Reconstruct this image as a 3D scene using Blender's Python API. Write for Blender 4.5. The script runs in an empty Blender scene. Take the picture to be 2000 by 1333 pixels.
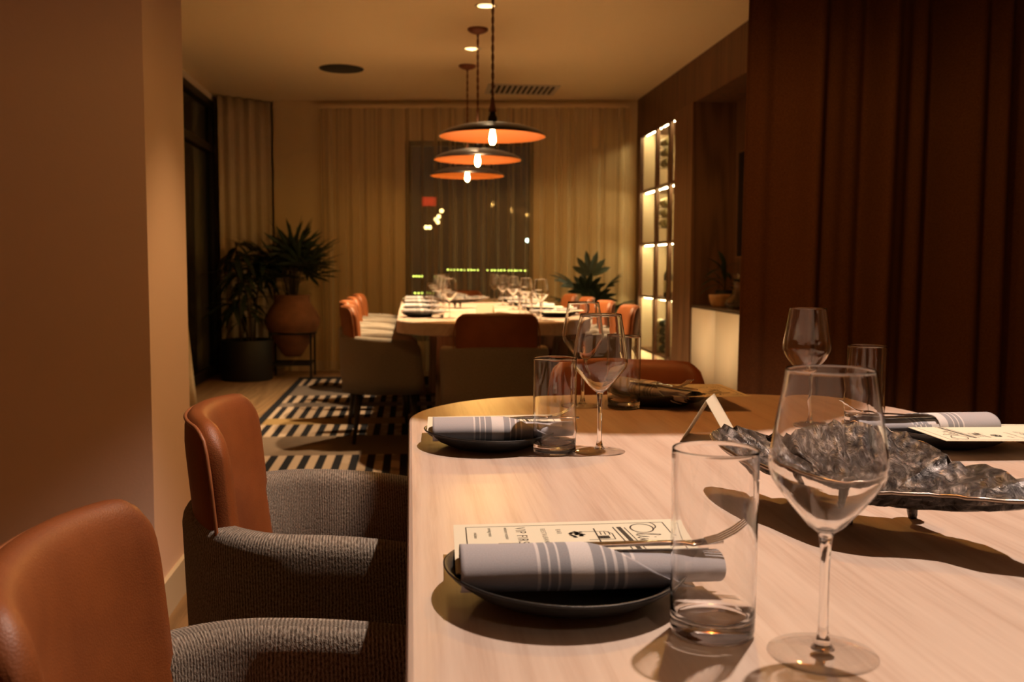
import bpy, bmesh, math, random
from mathutils import Vector, Matrix
random.seed(7)
PI = math.pi
S = bpy.context.scene
COL = S.collection

# ------------------------------------------------------------------ camera
def look_axes(yaw, pitch, roll):
    f = Vector((math.sin(yaw)*math.cos(pitch), math.cos(yaw)*math.cos(pitch), -math.sin(pitch)))
    r = Vector((math.cos(yaw), -math.sin(yaw), 0)); u = r.cross(f)
    c, s = math.cos(roll), math.sin(roll)
    return f, c*r + s*u, -s*r + c*u
cd = bpy.data.cameras.new('camera'); cam = bpy.data.objects.new('camera', cd); COL.objects.link(cam)
f_, r_, u_ = look_axes(.1036, .0782, .0043)
m_ = Matrix((r_, u_, -f_)).transposed().to_4x4(); m_.translation = Vector((0, 0, 1.06))
cam.matrix_world = m_
cd.sensor_width = 36; cd.lens = 1903/2000*36; cd.clip_start = .02; cd.clip_end = 100
cd.dof.use_dof = True; cd.dof.focus_distance = 1.35; cd.dof.aperture_fstop = 8
S.camera = cam

# ------------------------------------------------------------------ world, exposure, lights
w = bpy.data.worlds.new('night'); S.world = w; w.use_nodes = True
w.node_tree.nodes['Background'].inputs[0].default_value = (.012, .011, .010, 1)
w.node_tree.nodes['Background'].inputs[1].default_value = .35
S.view_settings.view_transform = 'Standard'; S.view_settings.look = 'None'
S.view_settings.exposure = .6; S.view_settings.gamma = 1; S.view_settings.use_curve_mapping = False
S.cycles.max_bounces = 14; S.cycles.transmission_bounces = 14; S.cycles.transparent_max_bounces = 24
HC = 2.643                                   # ceiling height
WARM = (1, .74, .52)
def spot(name, loc, power, size, blend, radius, color):
    l = bpy.data.lights.new(name, 'SPOT'); l.energy = power; l.spot_size = math.radians(size)
    l.spot_blend = blend; l.shadow_soft_size = radius; l.color = color
    l.cycles.is_caustics_light = name.startswith('near')
    o = bpy.data.objects.new(name, l); o.location = loc; COL.objects.link(o); return o
NEAR_CAN = (.74, 1.47)
FAR_CANS = [(.465, 6.10), (.455, 7.30)]
spot('near_downlight_lamp', (NEAR_CAN[0], NEAR_CAN[1], HC+.03), 116, 92, .35, .022, (1, .77, .63))
for x, y in FAR_CANS:
    spot('far_downlight_lamp', (x, y, HC+.03), 285, 92, .5, .03, (1, .70, .38))
OPEN_CAN = (-.08, 3.10)
spot('opening_downlight_lamp', (*OPEN_CAN, HC+.03), 72, 58, .45, .03, (1, .60, .25))
spot('rear_fill_lamp', (.62, -.95, HC+.03), 60, 92, .4, .03, (1, .72, .50))  # added fill spot behind the camera, without a fixture
BULB_RGB = (1, .53, .13); BULB_W = 310.0

# ------------------------------------------------------------------ materials
def newmat(name):
    m = bpy.data.materials.new(name); m.use_nodes = True
    nt = m.node_tree; return m, nt, nt.nodes['Principled BSDF']
def nd(nt, typ, **kw):
    n = nt.nodes.new(typ)
    for k, v in kw.items():
        if k.startswith('i_'):
            key = k[2:]; key = int(key) if key.isdigit() else key.replace('_', ' ')
            n.inputs[key].default_value = v
        else: setattr(n, k, v)
    return n
def lk(nt, a, ao, b, bi): nt.links.new(a.outputs[ao], b.inputs[bi])
def ramp(nt, stops, interp='LINEAR'):
    n = nt.nodes.new('ShaderNodeValToRGB'); cr = n.color_ramp; cr.interpolation = interp
    while len(cr.elements) < len(stops): cr.elements.new(.5)
    for e, (p, c) in zip(cr.elements, stops):
        e.position = p; e.color = (*c, 1) if len(c) == 3 else c
    return n
def c4(c): return (*c, 1)
def plain(name, col, rough=.5, metal=0, spec=.5, bump=0, bscale=60, var=0, vscale=8, coat=0):
    m, nt, p = newmat(name)
    p.inputs['Base Color'].default_value = c4(col); p.inputs['Roughness'].default_value = rough
    p.inputs['Metallic'].default_value = metal; p.inputs['Specular IOR Level'].default_value = spec
    p.inputs['Coat Weight'].default_value = coat
    if bump or var: tc = nd(nt, 'ShaderNodeTexCoord')
    if var:
        n = nd(nt, 'ShaderNodeTexNoise', i_Scale=vscale, i_Detail=4.0); lk(nt, tc, 'Object', n, 'Vector')
        r = ramp(nt, [(.3, tuple(x*(1-var) for x in col)), (.7, tuple(min(1, x*(1+var)) for x in col))])
        lk(nt, n, 0, r, 0); lk(nt, r, 0, p, 'Base Color')
    if bump:
        n = nd(nt, 'ShaderNodeTexNoise', i_Scale=bscale, i_Detail=5.0); lk(nt, tc, 'Object', n, 'Vector')
        b = nd(nt, 'ShaderNodeBump', i_Strength=bump, i_Distance=.01); lk(nt, n, 0, b, 'Height'); lk(nt, b, 0, p, 'Normal')
    return m
def emit(name, col, k):
    m, nt, p = newmat(name); nt.nodes.remove(p)
    e = nd(nt, 'ShaderNodeEmission'); e.inputs[0].default_value = c4(col); e.inputs[1].default_value = k
    lk(nt, e, 0, nt.nodes['Material Output'], 0); return m
def wood(name, dark, light, scale=1.0, rough=.4, axis='Y', per_object=True, coat=0, contrast=1.0):
    """grain that runs along one object axis, each board a little different"""
    m, nt, p = newmat(name); p.inputs['Roughness'].default_value = rough; p.inputs['Coat Weight'].default_value = coat
    tc = nd(nt, 'ShaderNodeTexCoord'); mp = nd(nt, 'ShaderNodeMapping')
    sc = {'X': (.7, 20, 20), 'Y': (20, .7, 20), 'Z': (20, 20, .7)}[axis]
    mp.inputs['Scale'].default_value = tuple(v*scale for v in sc)
    lk(nt, tc, 'Object', mp, 'Vector'); vec = (mp, 'Vector')
    if per_object:
        oi = nd(nt, 'ShaderNodeObjectInfo'); mu = nd(nt, 'ShaderNodeMath', operation='MULTIPLY', i_1=37.0); lk(nt, oi, 'Random', mu, 0)
        va = nd(nt, 'ShaderNodeVectorMath', operation='ADD'); lk(nt, mp, 'Vector', va, 0); lk(nt, mu, 0, va, 1); vec = (va, 'Vector')
    n1 = nd(nt, 'ShaderNodeTexNoise', i_Scale=.22, i_Detail=1.5, i_Distortion=.25); lk(nt, vec[0], vec[1], n1, 'Vector')
    mu2 = nd(nt, 'ShaderNodeMath', operation='MULTIPLY', i_1=95.0); lk(nt, n1, 0, mu2, 0)
    si = nd(nt, 'ShaderNodeMath', operation='SINE'); lk(nt, mu2, 0, si, 0)
    n2 = nd(nt, 'ShaderNodeTexNoise', i_Scale=9.0, i_Detail=5.0, i_Roughness=.6); lk(nt, vec[0], vec[1], n2, 'Vector')
    mr = nd(nt, 'ShaderNodeMapRange', i_1=-1.0, i_2=1.0, i_3=-.22*contrast, i_4=.22*contrast); lk(nt, si, 0, mr, 0)
    ad = nd(nt, 'ShaderNodeMath', operation='ADD'); lk(nt, n2, 0, ad, 0); lk(nt, mr, 0, ad, 1)
    r = ramp(nt, [(.2, dark), (.5, tuple((a+b*2)/3 for a, b in zip(dark, light))), (.78, light)])
    lk(nt, ad, 0, r, 0); lk(nt, r, 0, p, 'Base Color')
    b = nd(nt, 'ShaderNodeBump', i_Strength=.08, i_Distance=.002); lk(nt, ad, 0, b, 'Height'); lk(nt, b, 0, p, 'Normal')
    return m
def thin_glass(name, tint=(.97, .97, .96), edge=.55, face=.035):
    """thin-walled glass: clear face on, mirror-like towards the rim of the silhouette"""
    m, nt, p = newmat(name); nt.nodes.remove(p)
    t = nd(nt, 'ShaderNodeBsdfTransparent'); t.inputs[0].default_value = c4(tint)
    g = nd(nt, 'ShaderNodeBsdfGlossy', i_Roughness=.02)
    lw = nd(nt, 'ShaderNodeLayerWeight', i_Blend=.5)
    pw = nd(nt, 'ShaderNodeMath', operation='POWER', i_1=5.0); lk(nt, lw, 'Facing', pw, 0)
    mr = nd(nt, 'ShaderNodeMapRange', i_1=0.0, i_2=1.0, i_3=face, i_4=edge); lk(nt, pw, 0, mr, 0)
    mx = nd(nt, 'ShaderNodeMixShader'); lk(nt, mr, 0, mx, 0); lk(nt, t, 0, mx, 1); lk(nt, g, 0, mx, 2)
    lk(nt, mx, 0, nt.nodes['Material Output'], 0); return m
def solid_glass(name):
    m, nt, p = newmat(name); nt.nodes.remove(p)
    g = nd(nt, 'ShaderNodeBsdfGlass', i_Roughness=0.0, i_IOR=1.5); g.inputs[0].default_value = (1, 1, 1, 1)
    lk(nt, g, 0, nt.nodes['Material Output'], 0); return m
M = {}
M['plaster'] = plain('plaster', (.62, .53, .42), .85, bump=.08, bscale=90, spec=.2)
M['plaster_wing'] = plain('plaster_wing', (.82, .58, .46), .85, bump=.06, bscale=120, spec=.2)
M['ceiling'] = plain('ceiling_paint', (.74, .59, .36), .9, spec=.2)
M['back_plaster'] = plain('back_plaster', (.63, .48, .27), .9, spec=.2)
M['trim'] = plain('trim_paint', (.62, .52, .38), .55)
M['brown_panel'] = wood('brown_panel', (.07, .028, .012), (.15, .065, .028), .7, .5, 'Z', False)
M['brown_column'] = wood('brown_column', (.10, .045, .02), (.19, .09, .042), .7, .5, 'Z', False)
M['floor'] = wood('floor_oak', (.17, .095, .042), (.27, .16, .075), .8, .55, 'Y', True)
M['ash'] = wood('limed_ash', (.585, .435, .345), (.715, .575, .475), 1.0, .40, 'Y', True, contrast=.7)
M['ash_base'] = wood('ash_base', (.30, .18, .10), (.46, .30, .18), .8, .5, 'Z', True)
M['black_metal'] = plain('black_metal', (.012, .011, .011), .45, metal=.3)
M['dark_leg'] = plain('dark_leg', (.015, .011, .010), .5)
M['white_front'] = plain('cream_lacquer', (.70, .60, .47), .5)
M['dark_top'] = plain('dark_counter', (.05, .03, .02), .35)
M['window_frame'] = plain('dark_window_frame', (.012, .011, .012), .45)
M['copper'] = plain('copper_lining', (.40, .135, .045), .42, metal=.6, bump=.05, bscale=40)
M['bronze'] = plain('dark_bronze_shade', (.022, .015, .012), .28, metal=.85)
M['cord'] = plain('brown_cloth_cord', (.16, .055, .022), .8)
M['canopy'] = plain('rust_brown_canopy', (.17, .055, .022), .5, metal=.3)
M['terracotta'] = plain('terracotta', (.20, .085, .04), .8, bump=.15, bscale=30, var=.25)
M['pot_black'] = plain('black_pot', (.010, .010, .010), .6)
M['soil'] = plain('soil', (.02, .013, .008), .95, bump=.5, bscale=50)
M['leaf'] = plain('leaf_green', (.018, .032, .016), .5, var=.35, vscale=5)
M['stem'] = plain('plant_stem', (.05, .035, .018), .7)
M['plate'] = plain('black_stoneware', (.012, .014, .016), .42, bump=.08, bscale=220, var=.3, vscale=20)
M['steel'] = plain('polished_steel', (.72, .70, .66), .14, metal=1)
M['paper'] = plain('cream_paper', (.80, .76, .60), .75, spec=.2)
M['ink'] = plain('black_ink', (.012, .011, .010), .6)
M['rim_glass'] = solid_glass('blown_glass'); M['foot_glass'] = thin_glass('foot_glass', (.985, .98, .975), .9, .04); M['glass'] = solid_glass('clear_glass')
M['pane'] = thin_glass('window_pane', (.82, .84, .80), .3, .004)
M['bowl_wood'] = plain('tan_bowl', (.42, .22, .09), .5, var=.2)
M['vent_white'] = plain('vent_paint', (.50, .43, .33), .6); M['vent_dark'] = plain('vent_dark', (.02, .015, .01), .8)
M['speaker'] = plain('speaker_grille', (.03, .024, .018), .8)
M['cab_back'] = plain('cabinet_lining', (.72, .58, .40), .6)
M['bottle'] = plain('dark_bottle_glass', (.008, .012, .007), .12)
M['foil'] = plain('foil_capsule', (.55, .48, .30), .35, metal=.4)
M['bottle_label'] = plain('bottle_label', (.75, .62, .38), .7)
M['tv'] = plain('screen_black', (.006, .006, .008), .18)
M['led'] = emit('led_strip', (1, .74, .40), 90)
M['bulb'] = emit('bulb_glow', BULB_RGB, BULB_W)
M['bulb_glass'] = thin_glass('bulb_glass', (1, .9, .75), .4)
M['can_glow'] = emit('downlight_glow', (1, .80, .55), 9)
M['lights_green'] = emit('yellow_green_bulb', (.75, .85, .14), 5)
M['lights_warm'] = emit('pendant_reflection_glow', (1, .62, .22), 7)
M['lights_red'] = emit('red_sign_reflection', (1, .05, .02), .55)
M['lights_white'] = emit('cool_bulb', (.75, 1, .85), 9)

def m_leather():
    m, nt, p = newmat('cognac_leather'); p.inputs['Roughness'].default_value = .5; p.inputs['Specular IOR Level'].default_value = .45
    tc = nd(nt, 'ShaderNodeTexCoord')
    n = nd(nt, 'ShaderNodeTexNoise', i_Scale=9.0, i_Detail=5.0); lk(nt, tc, 'Object', n, 'Vector')
    r = ramp(nt, [(.3, (.205, .056, .014)), (.7, (.30, .087, .021))]); lk(nt, n, 0, r, 0); lk(nt, r, 0, p, 'Base Color')
    v = nd(nt, 'ShaderNodeTexVoronoi', i_Scale=420.0); lk(nt, tc, 'Object', v, 'Vector')
    b = nd(nt, 'ShaderNodeBump', i_Strength=.12, i_Distance=.002); lk(nt, v, 0, b, 'Height'); lk(nt, b, 0, p, 'Normal'); return m
M['leather'] = m_leather()
M['leather_dark'] = plain('brown_leather', (.11, .036, .016), .55, bump=.08, bscale=300)
M['piping'] = plain('leather_piping', (.32, .11, .04), .45)

def m_boucle():
    m, nt, p = newmat('ribbed_boucle'); p.inputs['Roughness'].default_value = .95; p.inputs['Specular IOR Level'].default_value = .1
    p.inputs['Sheen Weight'].default_value = .15
    uv = nd(nt, 'ShaderNodeUVMap'); se = nd(nt, 'ShaderNodeSeparateXYZ'); lk(nt, uv, 0, se, 0)
    n0 = nd(nt, 'ShaderNodeTexNoise', i_Scale=14.0, i_Detail=3.0); lk(nt, uv, 0, n0, 'Vector')
    a = nd(nt, 'ShaderNodeMath', operation='MULTIPLY_ADD', i_1=.006); lk(nt, n0, 0, a, 0); lk(nt, se, 0, a, 2)
    mu = nd(nt, 'ShaderNodeMath', operation='MULTIPLY', i_1=2*PI/.0062); lk(nt, a, 0, mu, 0)
    si = nd(nt, 'ShaderNodeMath', operation='SINE'); lk(nt, mu, 0, si, 0)
    mp = nd(nt, 'ShaderNodeMapping'); mp.inputs['Scale'].default_value = (330, 210, 1); lk(nt, uv, 0, mp, 0)
    n = nd(nt, 'ShaderNodeTexNoise', i_Scale=1.0, i_Detail=3.0, i_Roughness=.6); lk(nt, mp, 0, n, 'Vector')
    mr = nd(nt, 'ShaderNodeMapRange', i_1=-1.0, i_2=1.0, i_3=-.12, i_4=.12); lk(nt, si, 0, mr, 0)
    h = nd(nt, 'ShaderNodeMath', operation='ADD'); lk(nt, n, 0, h, 0); lk(nt, mr, 0, h, 1)
    r = ramp(nt, [(.22, (.045, .035, .028)), (.42, (.20, .165, .13)), (.58, (.37, .32, .26)), (.8, (.56, .50, .42))])
    lk(nt, h, 0, r, 0); lk(nt, r, 0, p, 'Base Color')
    b = nd(nt, 'ShaderNodeBump', i_Strength=.8, i_Distance=.004); lk(nt, h, 0, b, 'Height'); lk(nt, b, 0, p, 'Normal'); return m
M['boucle'] = m_boucle()

def m_drape(name, col, dark, sx=220):
    m, nt, p = newmat(name); p.inputs['Roughness'].default_value = .92; p.inputs['Specular IOR Level'].default_value = .1
    tc = nd(nt, 'ShaderNodeTexCoord'); mp = nd(nt, 'ShaderNodeMapping'); mp.inputs['Scale'].default_value = (sx, sx, sx*1.3)
    lk(nt, tc, 'Object', mp, 0); n = nd(nt, 'ShaderNodeTexNoise', i_Scale=1.0, i_Detail=3.0); lk(nt, mp, 0, n, 'Vector')
    r = ramp(nt, [(.3, dark), (.7, col)]); lk(nt, n, 0, r, 0); lk(nt, r, 0, p, 'Base Color'); return m
M['brown_drape'] = m_drape('brown_drape', (.155, .060, .021), (.10, .037, .013))
M['beige_drape'] = m_drape('beige_drape', (.52, .42, .29), (.43, .34, .23), 120)

def m_sheer():
    m, nt, p = newmat('sheer_linen'); nt.nodes.remove(p)
    d = nd(nt, 'ShaderNodeBsdfDiffuse'); d.inputs[0].default_value = (.64, .52, .33, 1)
    tl = nd(nt, 'ShaderNodeBsdfTranslucent'); tl.inputs[0].default_value = (.64, .52, .33, 1)
    t = nd(nt, 'ShaderNodeBsdfTransparent')
    a = nd(nt, 'ShaderNodeMixShader', i_0=.3); lk(nt, d, 0, a, 1); lk(nt, tl, 0, a, 2)
    lw = nd(nt, 'ShaderNodeLayerWeight', i_Blend=.5)             # a weave seen aslant covers more
    tc = nd(nt, 'ShaderNodeTexCoord'); mp = nd(nt, 'ShaderNodeMapping'); mp.inputs['Scale'].default_value = (26, 26, .25)
    lk(nt, tc, 'Object', mp, 0); n = nd(nt, 'ShaderNodeTexNoise', i_Scale=1.0, i_Detail=2.0); lk(nt, mp, 0, n, 'Vector')
    mr = nd(nt, 'ShaderNodeMapRange', i_1=.3, i_2=.7, i_3=.22, i_4=.36); lk(nt, n, 0, mr, 0)
    ad = nd(nt, 'ShaderNodeMath', operation='MULTIPLY_ADD', i_1=.6); lk(nt, lw, 'Facing', ad, 0); lk(nt, mr, 0, ad, 2); ad.use_clamp = True
    mx = nd(nt, 'ShaderNodeMixShader'); lk(nt, ad, 0, mx, 0); lk(nt, t, 0, mx, 1); lk(nt, a, 0, mx, 2)
    lk(nt, mx, 0, nt.nodes['Material Output'], 0); return m
M['sheer'] = m_sheer()

def m_napkin():
    m, nt, p = newmat('striped_napkin'); p.inputs['Roughness'].default_value = .9; p.inputs['Specular IOR Level'].default_value = .1
    uv = nd(nt, 'ShaderNodeUVMap'); se = nd(nt, 'ShaderNodeSeparateXYZ'); lk(nt, uv, 0, se, 0)
    g, gd, wh = (.47, .455, .49), (.33, .335, .37), (.80, .76, .76)
    st = [(0, g), (.078, wh), (.0805, gd), (.087, wh), (.0895, gd), (.096, wh), (.0985, gd), (.108, wh), (.128, gd), (.138, wh), (.1405, gd), (.147, wh), (.1495, gd), (.156, wh), (.1585, g)]
    k = nd(nt, 'ShaderNodeMath', operation='MULTIPLY', i_1=4.0); lk(nt, se, 0, k, 0)
    r = ramp(nt, [(a*4, c) for a, c in st], 'CONSTANT'); lk(nt, k, 0, r, 0)
    mp = nd(nt, 'ShaderNodeMapping'); mp.inputs['Scale'].default_value = (900, 900, 1); lk(nt, uv, 0, mp, 0)
    n = nd(nt, 'ShaderNodeTexNoise', i_Scale=1.0, i_Detail=2.0); lk(nt, mp, 0, n, 'Vector')
    mx = nd(nt, 'ShaderNodeMix', data_type='RGBA', blend_type='MULTIPLY'); mx.inputs[0].default_value = .35
    lk(nt, r, 0, mx, 6); lk(nt, n, 0, mx, 7); 
    gm = nd(nt, 'ShaderNodeGamma'); gm.inputs[1].default_value = .85; lk(nt, mx, 2, gm, 0); lk(nt, gm, 0, p, 'Base Color')
    b = nd(nt, 'ShaderNodeBump', i_Strength=.25, i_Distance=.001); lk(nt, n, 0, b, 'Height'); lk(nt, b, 0, p, 'Normal'); return m
M['napkin'] = m_napkin()

def m_bronze_dish():
    m, nt, p = newmat('cast_bronze'); p.inputs['Metallic'].default_value = .85; p.inputs['Roughness'].default_value = .30
    tc = nd(nt, 'ShaderNodeTexCoord'); mp = nd(nt, 'ShaderNodeMapping'); mp.inputs['Scale'].default_value = (75, 34, 34); mp.inputs['Rotation'].default_value = (0, 0, .6)
    lk(nt, tc, 'Object', mp, 0)
    n = nd(nt, 'ShaderNodeTexNoise', i_Scale=1.0, i_Detail=7.0, i_Roughness=.65, i_Distortion=1.3); lk(nt, mp, 0, n, 'Vector')
    r = ramp(nt, [(.3, (.035, .032, .033)), (.5, (.12, .110, .108)), (.66, (.40, .37, .36))]); lk(nt, n, 0, r, 0); lk(nt, r, 0, p, 'Base Color')  # pale end puts the highlights of lit ridges into the colour
    b = nd(nt, 'ShaderNodeBump', i_Strength=1.0, i_Distance=.009); lk(nt, n, 0, b, 'Height'); lk(nt, b, 0, p, 'Normal'); return m
M['dish'] = m_bronze_dish()

M['lip'] = plain('bronze_edge_highlight', (.36, .29, .24), .28, metal=1)  # lighter bronze: the rim's bright edge highlight put into the colour
def m_rug():
    """flat-woven rug: rows of black and cream bars, pinstriped and plain bands; object x across (0..3.1), y along (0..5)"""
    m, nt, p = newmat('woven_rug'); p.inputs['Roughness'].default_value = .95; p.inputs['Specular IOR Level'].default_value = .05
    tc = nd(nt, 'ShaderNodeTexCoord'); se = nd(nt, 'ShaderNodeSeparateXYZ'); lk(nt, tc, 'Object', se, 0)
    ky = nd(nt, 'ShaderNodeMath', operation='DIVIDE', i_1=5.0); lk(nt, se, 1, ky, 0)
    black, cream, grey, ochre, brown = (.016, .016, .020), (.36, .27, .205), (.14, .11, .095), (.26, .17, .075), (.12, .075, .05)
    # y bands from the near end (metres/5): 1 = bars, .5 = pinstripes, 0 = plain
    B, P_, F = (1, 1, 1), (.5, .5, .5), (0, 0, 0)
    bands = [(0, F), (.05, P_), (.10, B), (.245, P_), (.365, B), (.455, F), (.505, B), (.615, F), (.66, B), (.74, F), (.87, B), (.965, F)]
    rb = ramp(nt, bands, 'CONSTANT'); lk(nt, ky, 0, rb, 0)
    cells = [(0, black), (.04, grey), (.455, ochre), (.505, grey), (.615, grey), (.74, grey), (.965, black)]
    base = ramp(nt, cells, 'CONSTANT'); lk(nt, ky, 0, base, 0)
    n = nd(nt, 'ShaderNodeTexNoise', i_Scale=5.0, i_Detail=3.0); lk(nt, tc, 'Object', n, 'Vector')
    nr = ramp(nt, [(.47, (0, 0, 0)), (.53, (1, 1, 1))]); lk(nt, n, 0, nr, 0)
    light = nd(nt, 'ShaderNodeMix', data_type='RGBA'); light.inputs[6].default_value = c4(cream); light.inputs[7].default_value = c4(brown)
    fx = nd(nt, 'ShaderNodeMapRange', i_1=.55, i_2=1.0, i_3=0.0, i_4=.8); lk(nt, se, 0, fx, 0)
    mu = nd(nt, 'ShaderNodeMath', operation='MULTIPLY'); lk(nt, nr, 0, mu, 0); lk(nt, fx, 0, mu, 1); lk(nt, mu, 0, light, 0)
    def stripes(axis, period, duty, off=0.0):
        d = nd(nt, 'ShaderNodeMath', operation='MULTIPLY_ADD', i_1=1/period, i_2=off); lk(nt, se, axis, d, 0)
        fr = nd(nt, 'ShaderNodeMath', operation='FRACT'); lk(nt, d, 0, fr, 0)
        gt = nd(nt, 'ShaderNodeMath', operation='LESS_THAN', i_1=duty); lk(nt, fr, 0, gt, 0); return gt
    sx = stripes(0, .088, .48); sy = stripes(1, .036, .45)
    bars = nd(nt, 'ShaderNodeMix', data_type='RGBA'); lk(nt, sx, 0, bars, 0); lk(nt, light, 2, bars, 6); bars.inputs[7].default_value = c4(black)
    pins = nd(nt, 'ShaderNodeMix', data_type='RGBA'); lk(nt, sy, 0, pins, 0); pins.inputs[6].default_value = c4((.24, .175, .13)); pins.inputs[7].default_value = c4((.07, .05, .04))
    isb = nd(nt, 'ShaderNodeMath', operation='GREATER_THAN', i_1=.75); lk(nt, rb, 0, isb, 0)
    isp = nd(nt, 'ShaderNodeMath', operation='GREATER_THAN', i_1=.25); lk(nt, rb, 0, isp, 0)
    m1 = nd(nt, 'ShaderNodeMix', data_type='RGBA'); lk(nt, isp, 0, m1, 0); lk(nt, base, 0, m1, 6); lk(nt, pins, 2, m1, 7)
    m2 = nd(nt, 'ShaderNodeMix', data_type='RGBA'); lk(nt, isb, 0, m2, 0); lk(nt, m1, 2, m2, 6); lk(nt, bars, 2, m2, 7)
    ed = nd(nt, 'ShaderNodeMath', operation='LESS_THAN', i_1=.055); lk(nt, se, 0, ed, 0)
    m3 = nd(nt, 'ShaderNodeMix', data_type='RGBA'); lk(nt, ed, 0, m3, 0); lk(nt, m2, 2, m3, 6); m3.inputs[7].default_value = c4(black)
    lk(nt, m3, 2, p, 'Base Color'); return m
M['rug'] = m_rug()

# ------------------------------------------------------------------ mesh helpers
def link(name, me, mat=None, parent=None, smooth=False, loc=None, rot=None):
    o = bpy.data.objects.new(name, me); COL.objects.link(o)
    if mat in ('rim_glass', 'glass'): o.cycles.is_caustics_caster = True
    if mat == 'ash': o.cycles.is_caustics_receiver = True
    if mat is not None and not me.materials: me.materials.append(M[mat])
    if smooth:
        for p in me.polygons: p.use_smooth = True
    if parent is not None: o.parent = parent
    if loc is not None: o.location = loc
    if rot is not None: o.rotation_euler = rot
    return o
def mesh(verts, faces):
    me = bpy.data.meshes.new('m'); me.from_pydata([tuple(v) for v in verts], [], faces); me.update(); return me
def bm_mesh(bm):
    bmesh.ops.recalc_face_normals(bm, faces=bm.faces); me = bpy.data.meshes.new('m'); bm.to_mesh(me); bm.free(); return me
def add_box(bm, x0, x1, y0, y1, z0, z1, bev=0, seg=2):
    r = bmesh.ops.create_cube(bm, size=1); vs = r['verts']
    for v in vs: v.co = Vector((x0+(v.co.x+.5)*(x1-x0), y0+(v.co.y+.5)*(y1-y0), z0+(v.co.z+.5)*(z1-z0)))
    if bev:
        es = {e for v in vs for e in v.link_edges}; bmesh.ops.bevel(bm, geom=list(es), offset=bev, segments=seg, affect='EDGES')
def box(name, b, mat, parent=None, bev=0, seg=2, **kw):
    bm = bmesh.new(); add_box(bm, *b, bev=bev, seg=seg); return link(name, bm_mesh(bm), mat, parent, smooth=bool(bev and seg > 1), **kw)
def boxes(name, bs, mat, parent=None, **kw):
    bm = bmesh.new()
    for b in bs: add_box(bm, *b)
    return link(name, bm_mesh(bm), mat, parent, **kw)
def lathe_mesh(prof, n=48, closed=False):
    vs, fs = [], []; rows = []
    for r, z in prof:
        if r < 1e-6: rows.append([len(vs)]*n); vs.append((0, 0, z))
        else:
            rows.append(list(range(len(vs), len(vs)+n)))
            vs += [(r*math.cos(2*PI*k/n), r*math.sin(2*PI*k/n), z) for k in range(n)]
    R = rows + ([rows[0]] if closed else [])
    for a, b in zip(R, R[1:]):
        for k in range(n):
            f = [a[k], a[(k+1) % n], b[(k+1) % n], b[k]]; g = []
            for i in f:
                if i not in g: g.append(i)
            if len(g) > 2: fs.append(g)
    me = mesh(vs, fs); bm = bmesh.new(); bm.from_mesh(me); bpy.data.meshes.remove(me); return bm_mesh(bm)
def tube_mesh(pts, rad, n=8, cap=True):
    pts = [Vector(p) for p in pts]; rs = rad if isinstance(rad, (list, tuple)) else [rad]*len(pts)
    vs, fs = [], []; prev = None
    for i, p in enumerate(pts):
        d = (pts[min(i+1, len(pts)-1)] - pts[max(i-1, 0)]).normalized()
        if prev is None: a = d.orthogonal().normalized()
        else: a = (prev - d*prev.dot(d)).normalized()
        prev = a; b = d.cross(a)
        vs += [p + rs[i]*(math.cos(2*PI*k/n)*a + math.sin(2*PI*k/n)*b) for k in range(n)]
    for i in range(len(pts)-1):
        for k in range(n): fs.append([i*n+k, i*n+(k+1) % n, (i+1)*n+(k+1) % n, (i+1)*n+k])
    if cap: fs.append(list(range(n))[::-1]); fs.append([(len(pts)-1)*n+k for k in range(n)])
    return mesh(vs, fs)
def tube(name, pts, rad, mat, parent=None, n=8, **kw): return link(name, tube_mesh(pts, rad, n), mat, parent, smooth=True, **kw)
def lathe(name, prof, mat, parent=None, n=48, closed=False, **kw): return link(name, lathe_mesh(prof, n, closed), mat, parent, smooth=True, **kw)
def sheet_mesh(fn, nu, nv, th=0):
    """grid surface fn(i/nu, j/nv); with thickness th it becomes a closed slab"""
    vs = [Vector(fn(i/nu, j/nv)) for j in range(nv+1) for i in range(nu+1)]
    fs = [[j*(nu+1)+i, j*(nu+1)+i+1, (j+1)*(nu+1)+i+1, (j+1)*(nu+1)+i] for j in range(nv) for i in range(nu)]
    me = mesh(vs, fs)
    if th:
        bm = bmesh.new(); bm.from_mesh(me); bpy.data.meshes.remove(me)
        bmesh.ops.recalc_face_normals(bm, faces=bm.faces)
        bmesh.ops.solidify(bm, geom=bm.faces[:], thickness=th); return bm_mesh(bm)
    return me
def empty(name, loc=(0, 0, 0), rz=0):
    o = bpy.data.objects.new(name, None); o.empty_display_size = .05; COL.objects.link(o); o.location = loc; o.rotation_euler = (0, 0, rz); return o
def tag(o, label=None, cat=None, group=None, kind=None):
    if label: o['label'] = label
    if cat: o['category'] = cat
    if group: o['group'] = group
    if kind: o['kind'] = kind
    return o
def struct(o): o['kind'] = 'structure'; return o
def dup(o, loc=None, rz=None, label=None, group=None):
    def cp(src, par):
        c = src.copy(); COL.objects.link(c)
        if par is not None: c.parent = par
        for ch in list(src.children): cp(ch, c)
        return c
    c = cp(o, None)
    if loc is not None: c.location = loc
    if rz is not None: c.rotation_euler = (0, 0, rz)
    if label: c['label'] = label
    if group: c['group'] = group
    return c

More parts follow.
